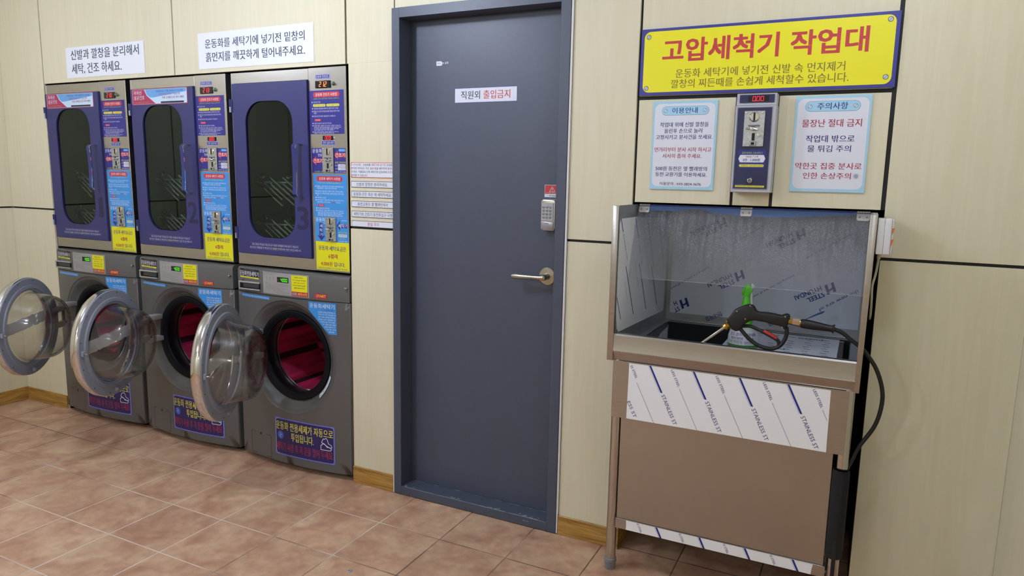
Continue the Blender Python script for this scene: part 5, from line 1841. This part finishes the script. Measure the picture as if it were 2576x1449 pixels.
g = G(); g.rect(-.066, .018, .080, .030, M_STICK, 1, 16); g.rect(-.066, .030, .080, .048, M_STICK, 1, 16); g.rect(-.066, .048, .080, .066, M_STICK, 1, 16)
g.text([('용감 클리', M_INKN), ('너 전용세제', M_INKN)], -.048, .0505, .058, .0635, ly=2, bold=.012)
g.text('불량의 찌든때', -.040, .0375, .006, .0475, M_INKK, 2, .01); g.text('뿌린 후', .018, .0375, .048, .0475, M_INKK, 2, .01)
g.text('1-2분 기다린 뒤', -.050, .0235, .004, .0345, M_INKK, 2, .01); g.text('닦아주세요', .012, .0235, .054, .0345, M_INKK, 2, .01)
g.build('label', bottle, fn=cyl_map)
b = MB()
HG = M_SPRAYG
b.lathe([(0, .086), (.0215, .086), (.0225, .090), (.0225, .112), (.020, .116), (0, .116)], (.006, 0, 0), (0, 0, 1), HG, 32); b.build('collar', bottle)
b = MB()
b.lathe([(0, .158), (.0170, .158), (.0175, .162), (.0140, .184), (.0115, .188), (.0105, .196), (0, .196)], (.003, 0, 0), (0, 0, 1), HG, 32)
b.prism([(-.010, .192), (.012, .192), (.014, .204), (.021, .212), (.023, .222), (.019, .228), (.014, .231), (.015, .238), (.013, .243), (.004, .2445), (.000, .240), (-.003, .228), (-.006, .212)], -.008, .008, HG, .003, 2)
hd_ = b.build('spray_head', bottle)
b = MB(); b.sweep([(.004, 0, .240), (-.004, 0, .228), (-.009, 0, .214), (-.012, 0, .202), (-.011, 0, .197)], [.0045, .0055, .0055, .0045, .003], HG, 12); b.build('trigger', hd_)
b = MB(); b.lathe([(0, .114), (.0165, .114), (.0165, .158), (0, .159)], (.006, 0, 0), (0, 0, 1), M_BOTTLE, 24)
b.prism([(.014, .243), (.022, .244), (.028, .238), (.026, .230), (.022, .226), (.026, .160), (.016, .160), (.0165, .225)], -.005, .005, M_BOTTLE, .0015, 2); b.build('nozzle_guard', hd_)

# ------------------------------------------------------------------ pressure washer gun on the front rail
GY = -.150
GD = .006
gun = empty('spray_gun', (1.60, GY, .915), 'black pressure washer gun with red trigger and black hose, resting on the wash bench rail', 'spray gun')
GO = (1.60, GY, .915 - GD)
body = [(1.460, .995), (1.472, 1.012), (1.486, 1.034), (1.500, 1.043), (1.514, 1.050), (1.528, 1.055), (1.541, 1.054), (1.548, 1.048), (1.552, 1.040), (1.5565, 1.035), (1.565, 1.033), (1.589, 1.034), (1.612, 1.032), (1.632, 1.029), (1.640, 1.033), (1.648, 1.036), (1.656, 1.033), (1.659, 1.026), (1.656, 1.014), (1.654, 1.000), (1.650, .988), (1.644, .985), (1.640, .992), (1.627, .996), (1.605, 1.000), (1.585, 1.003), (1.551, 1.005), (1.538, 1.002), (1.525, .993), (1.513, .980), (1.505, .966), (1.494, .962), (1.481, .967), (1.470, .981)]
b = MB(); b.prism(body, GY - .0165, GY + .0165, M_GUN, .0055, 3)
gb = b.build('gun_body', gun, GO)
b = MB()
gp = smooth_path([(1.650, GY, .992), (1.6525, GY, .972), (1.648, GY, .950), (1.633, GY, .926), (1.607, GY, .9145), (1.570, GY, .9195), (1.538, GY, .9385), (1.515, GY, .961), (1.500, GY, .978)], 6)
b.sweep(gp, .0065, M_GUN, 12)
b.build('trigger_guard', gun, GO)
b = MB()
tp = smooth_path([(1.508, GY, .978), (1.528, GY, .982), (1.546, GY, .980), (1.584, GY, .9655), (1.623, GY, .947), (1.630, GY, .938), (1.631, GY, .926)], 6)
b.sweep(tp, [.0058] * len(tp), M_GUN, 10)
tr_ = b.build('trigger', gun, GO)
b = MB(); b.box(-.024, -.0062, -.003, .024, .0062, .0055, M_TRIGR, .002, 2, Matrix.Translation((1.6025, GY, .9612)) @ Matrix.Rotation(math.atan2(.0185, .039), 4, 'Y'))
o = b.build('trigger_pad', tr_, GO); o['label'] = 'red trigger pad'
for u, v in ((570, 695), (725, 548), (930, 468), (868, 660), (645, 810), (1490, 625), (1458, 778)):
    x = 1.46 + (u - 550) * .000197; zz = .995 + (690 - v) * .00023 + (u - 550) * 1.95e-5
    b = MB(); b.lathe([(0, .0012), (.0022, .0012), (.0026, 0)], (x, GY - .0165, zz), (0, -1, 0), M_STEEL2, 12); b.build('screw', gb, GO)
b = MB(); b.cyl((1.476, GY, .987), (1.462, GY, .975), .0105, M_BRASS, seg=6); b.cyl((1.463, GY, .976), (1.456, GY, .970), .012, M_BRASS, seg=20); b.build('lance_nut', gun, GO)
b = MB(); b.sweep([(1.460, GY, .9735), (1.393, GY + .004, .9145), (1.335, GY + .03, .862)], .0052, M_STEEL2, 16); b.build('lance', gun, GO)
b = MB(); b.cyl((1.655, GY, 1.0125), (1.668, GY, 1.0115), .0108, M_BRASS, seg=6); b.cyl((1.6675, GY, 1.0115), (1.689, GY, 1.0095), .0122, mat('plated_nut', 'd8bfae', .2, metal=1), seg=6); b.cyl((1.689, GY, 1.0095), (1.694, GY, 1.009), .0115, M_BRASS, seg=24); b.build('swivel_fitting', gun, GO)
b = MB(); b.sweep([(1.692, GY, 1.0085), (1.696, GY, 1.0085), (1.712, GY, 1.008), (1.732, GY, 1.006), (1.755, GY, 1.004), (1.778, GY, 1.002), (1.786, GY, 1.0015), (1.788, GY, 1.0015), (1.792, GY, 1.001)], [.012, .0145, .0150, .0142, .0122, .0105, .0110, .0145, .0140], M_GUN, 20); b.build('hose_grip', gun, GO)
hose = [(1.790, GY, 1.001), (1.815, -.150, .992), (1.842, -.150, .972), (1.868, -.150, .954), (1.890, -.149, .932), (1.921, -.147, .886), (1.942, -.142, .825), (1.945, -.137, .767), (1.931, -.132, .698), (1.893, -.130, .622), (1.876, -.135, .574), (1.862, -.150, .535), (1.853, -.166, .48), (1.851, -.170, .36), (1.851, -.1745, .26), (1.8515, -.1745, .15), (1.853, -.174, .03), (1.86, -.165, .0095), (1.88, -.12, .008), (1.89, .1, .008)]
b = MB(); b.sweep(smooth_path(hose, 8), .0064, M_HOSE, 14); b.build('hose', gun, GO)

# ------------------------------------------------------------------ foam sleeve round the right front leg and the hose
b = MB()
b.lathe([(.0215, .258), (.0255, .252), (.0265, .27), (.0265, .54), (.0245, .553), (.0215, .55)], (1.8495, -.152, 0), (0, 0, 1), M_FOAM, 28)
b.lathe([(.0266, .252), (.0272, .2500), (.0266, .2480), (.0262, .2500)], (1.8495, -.152, 0), (0, .15, 1), M_DISP, 28, close=True)
o = b.build('foam_sleeve', None, (1.8495, -.152, .25))
tag(o, 'black foam pipe sleeve wrapped round the right front leg of the wash bench', 'pipe sleeve')

# ------------------------------------------------------------------ socket block on the right side of the bench
ob = empty('power_outlet', (1.905, -.13, 1.252), 'white socket block with orange switches fixed on the right side of the wash bench', 'power outlet')
OO = (1.905, -.13, 1.252)
b = MB(); b.box(1.8855, -.170, 1.2525, 1.9045, -.09, 1.3605, M_OUTW, .003, 3); b.box(1.9046, -.170, 1.2525, 1.9235, -.09, 1.3605, M_OUTW, .003, 3)
b.build('housing', ob, OO)
b = MB(); b.box(1.9236, -.166, 1.2535, 1.9285, -.10, 1.3595, M_OUTW, .002, 2); b.build('cover_plate', ob, OO)
for zz in (1.322, 1.288):
    b = MB(); b.prism([(1.9250, zz - .012), (1.9310, zz + .010), (1.9290, zz + .012), (1.9250, zz + .010)], -.1675, -.13, M_ORANGE, .0008, 1); b.build('switch', ob, OO)
b = MB(); b.sweep(smooth_path([(1.897, -.13, 1.254), (1.8965, -.13, 1.235), (1.893, -.128, 1.19), (1.887, -.122, 1.15), (1.8885, -.116, 1.11), (1.890, -.09, 1.075), (1.891, -.03, 1.04), (1.892, .03, 1.02)], 6), .0035, M_CORD, 10)
b.cyl((1.897, -.13, 1.2525), (1.8967, -.13, 1.236), .0055, M_CORD, seg=14)
b.build('power_cord', ob, OO)

# ------------------------------------------------------------------ small round disc on the floor
b = MB(); b.lathe([(0, .001), (.004, .0012), (.0045, .0022), (.0085, .0022), (.0095, .001), (.0095, 0), (0, 0)], (0, 0, 0), (0, 0, 1), M_DSTEEL, 24)
o = b.build('metal_disc', None, (0, 0, 0))
o.location = (.240, -.633, .0002)
tag(o, 'small round grey disc lying on the floor tiles near the bottom edge', 'disc')

for mm in list(bpy.data.materials):
    if mm.name.startswith('_ph'): bpy.data.materials.remove(mm)
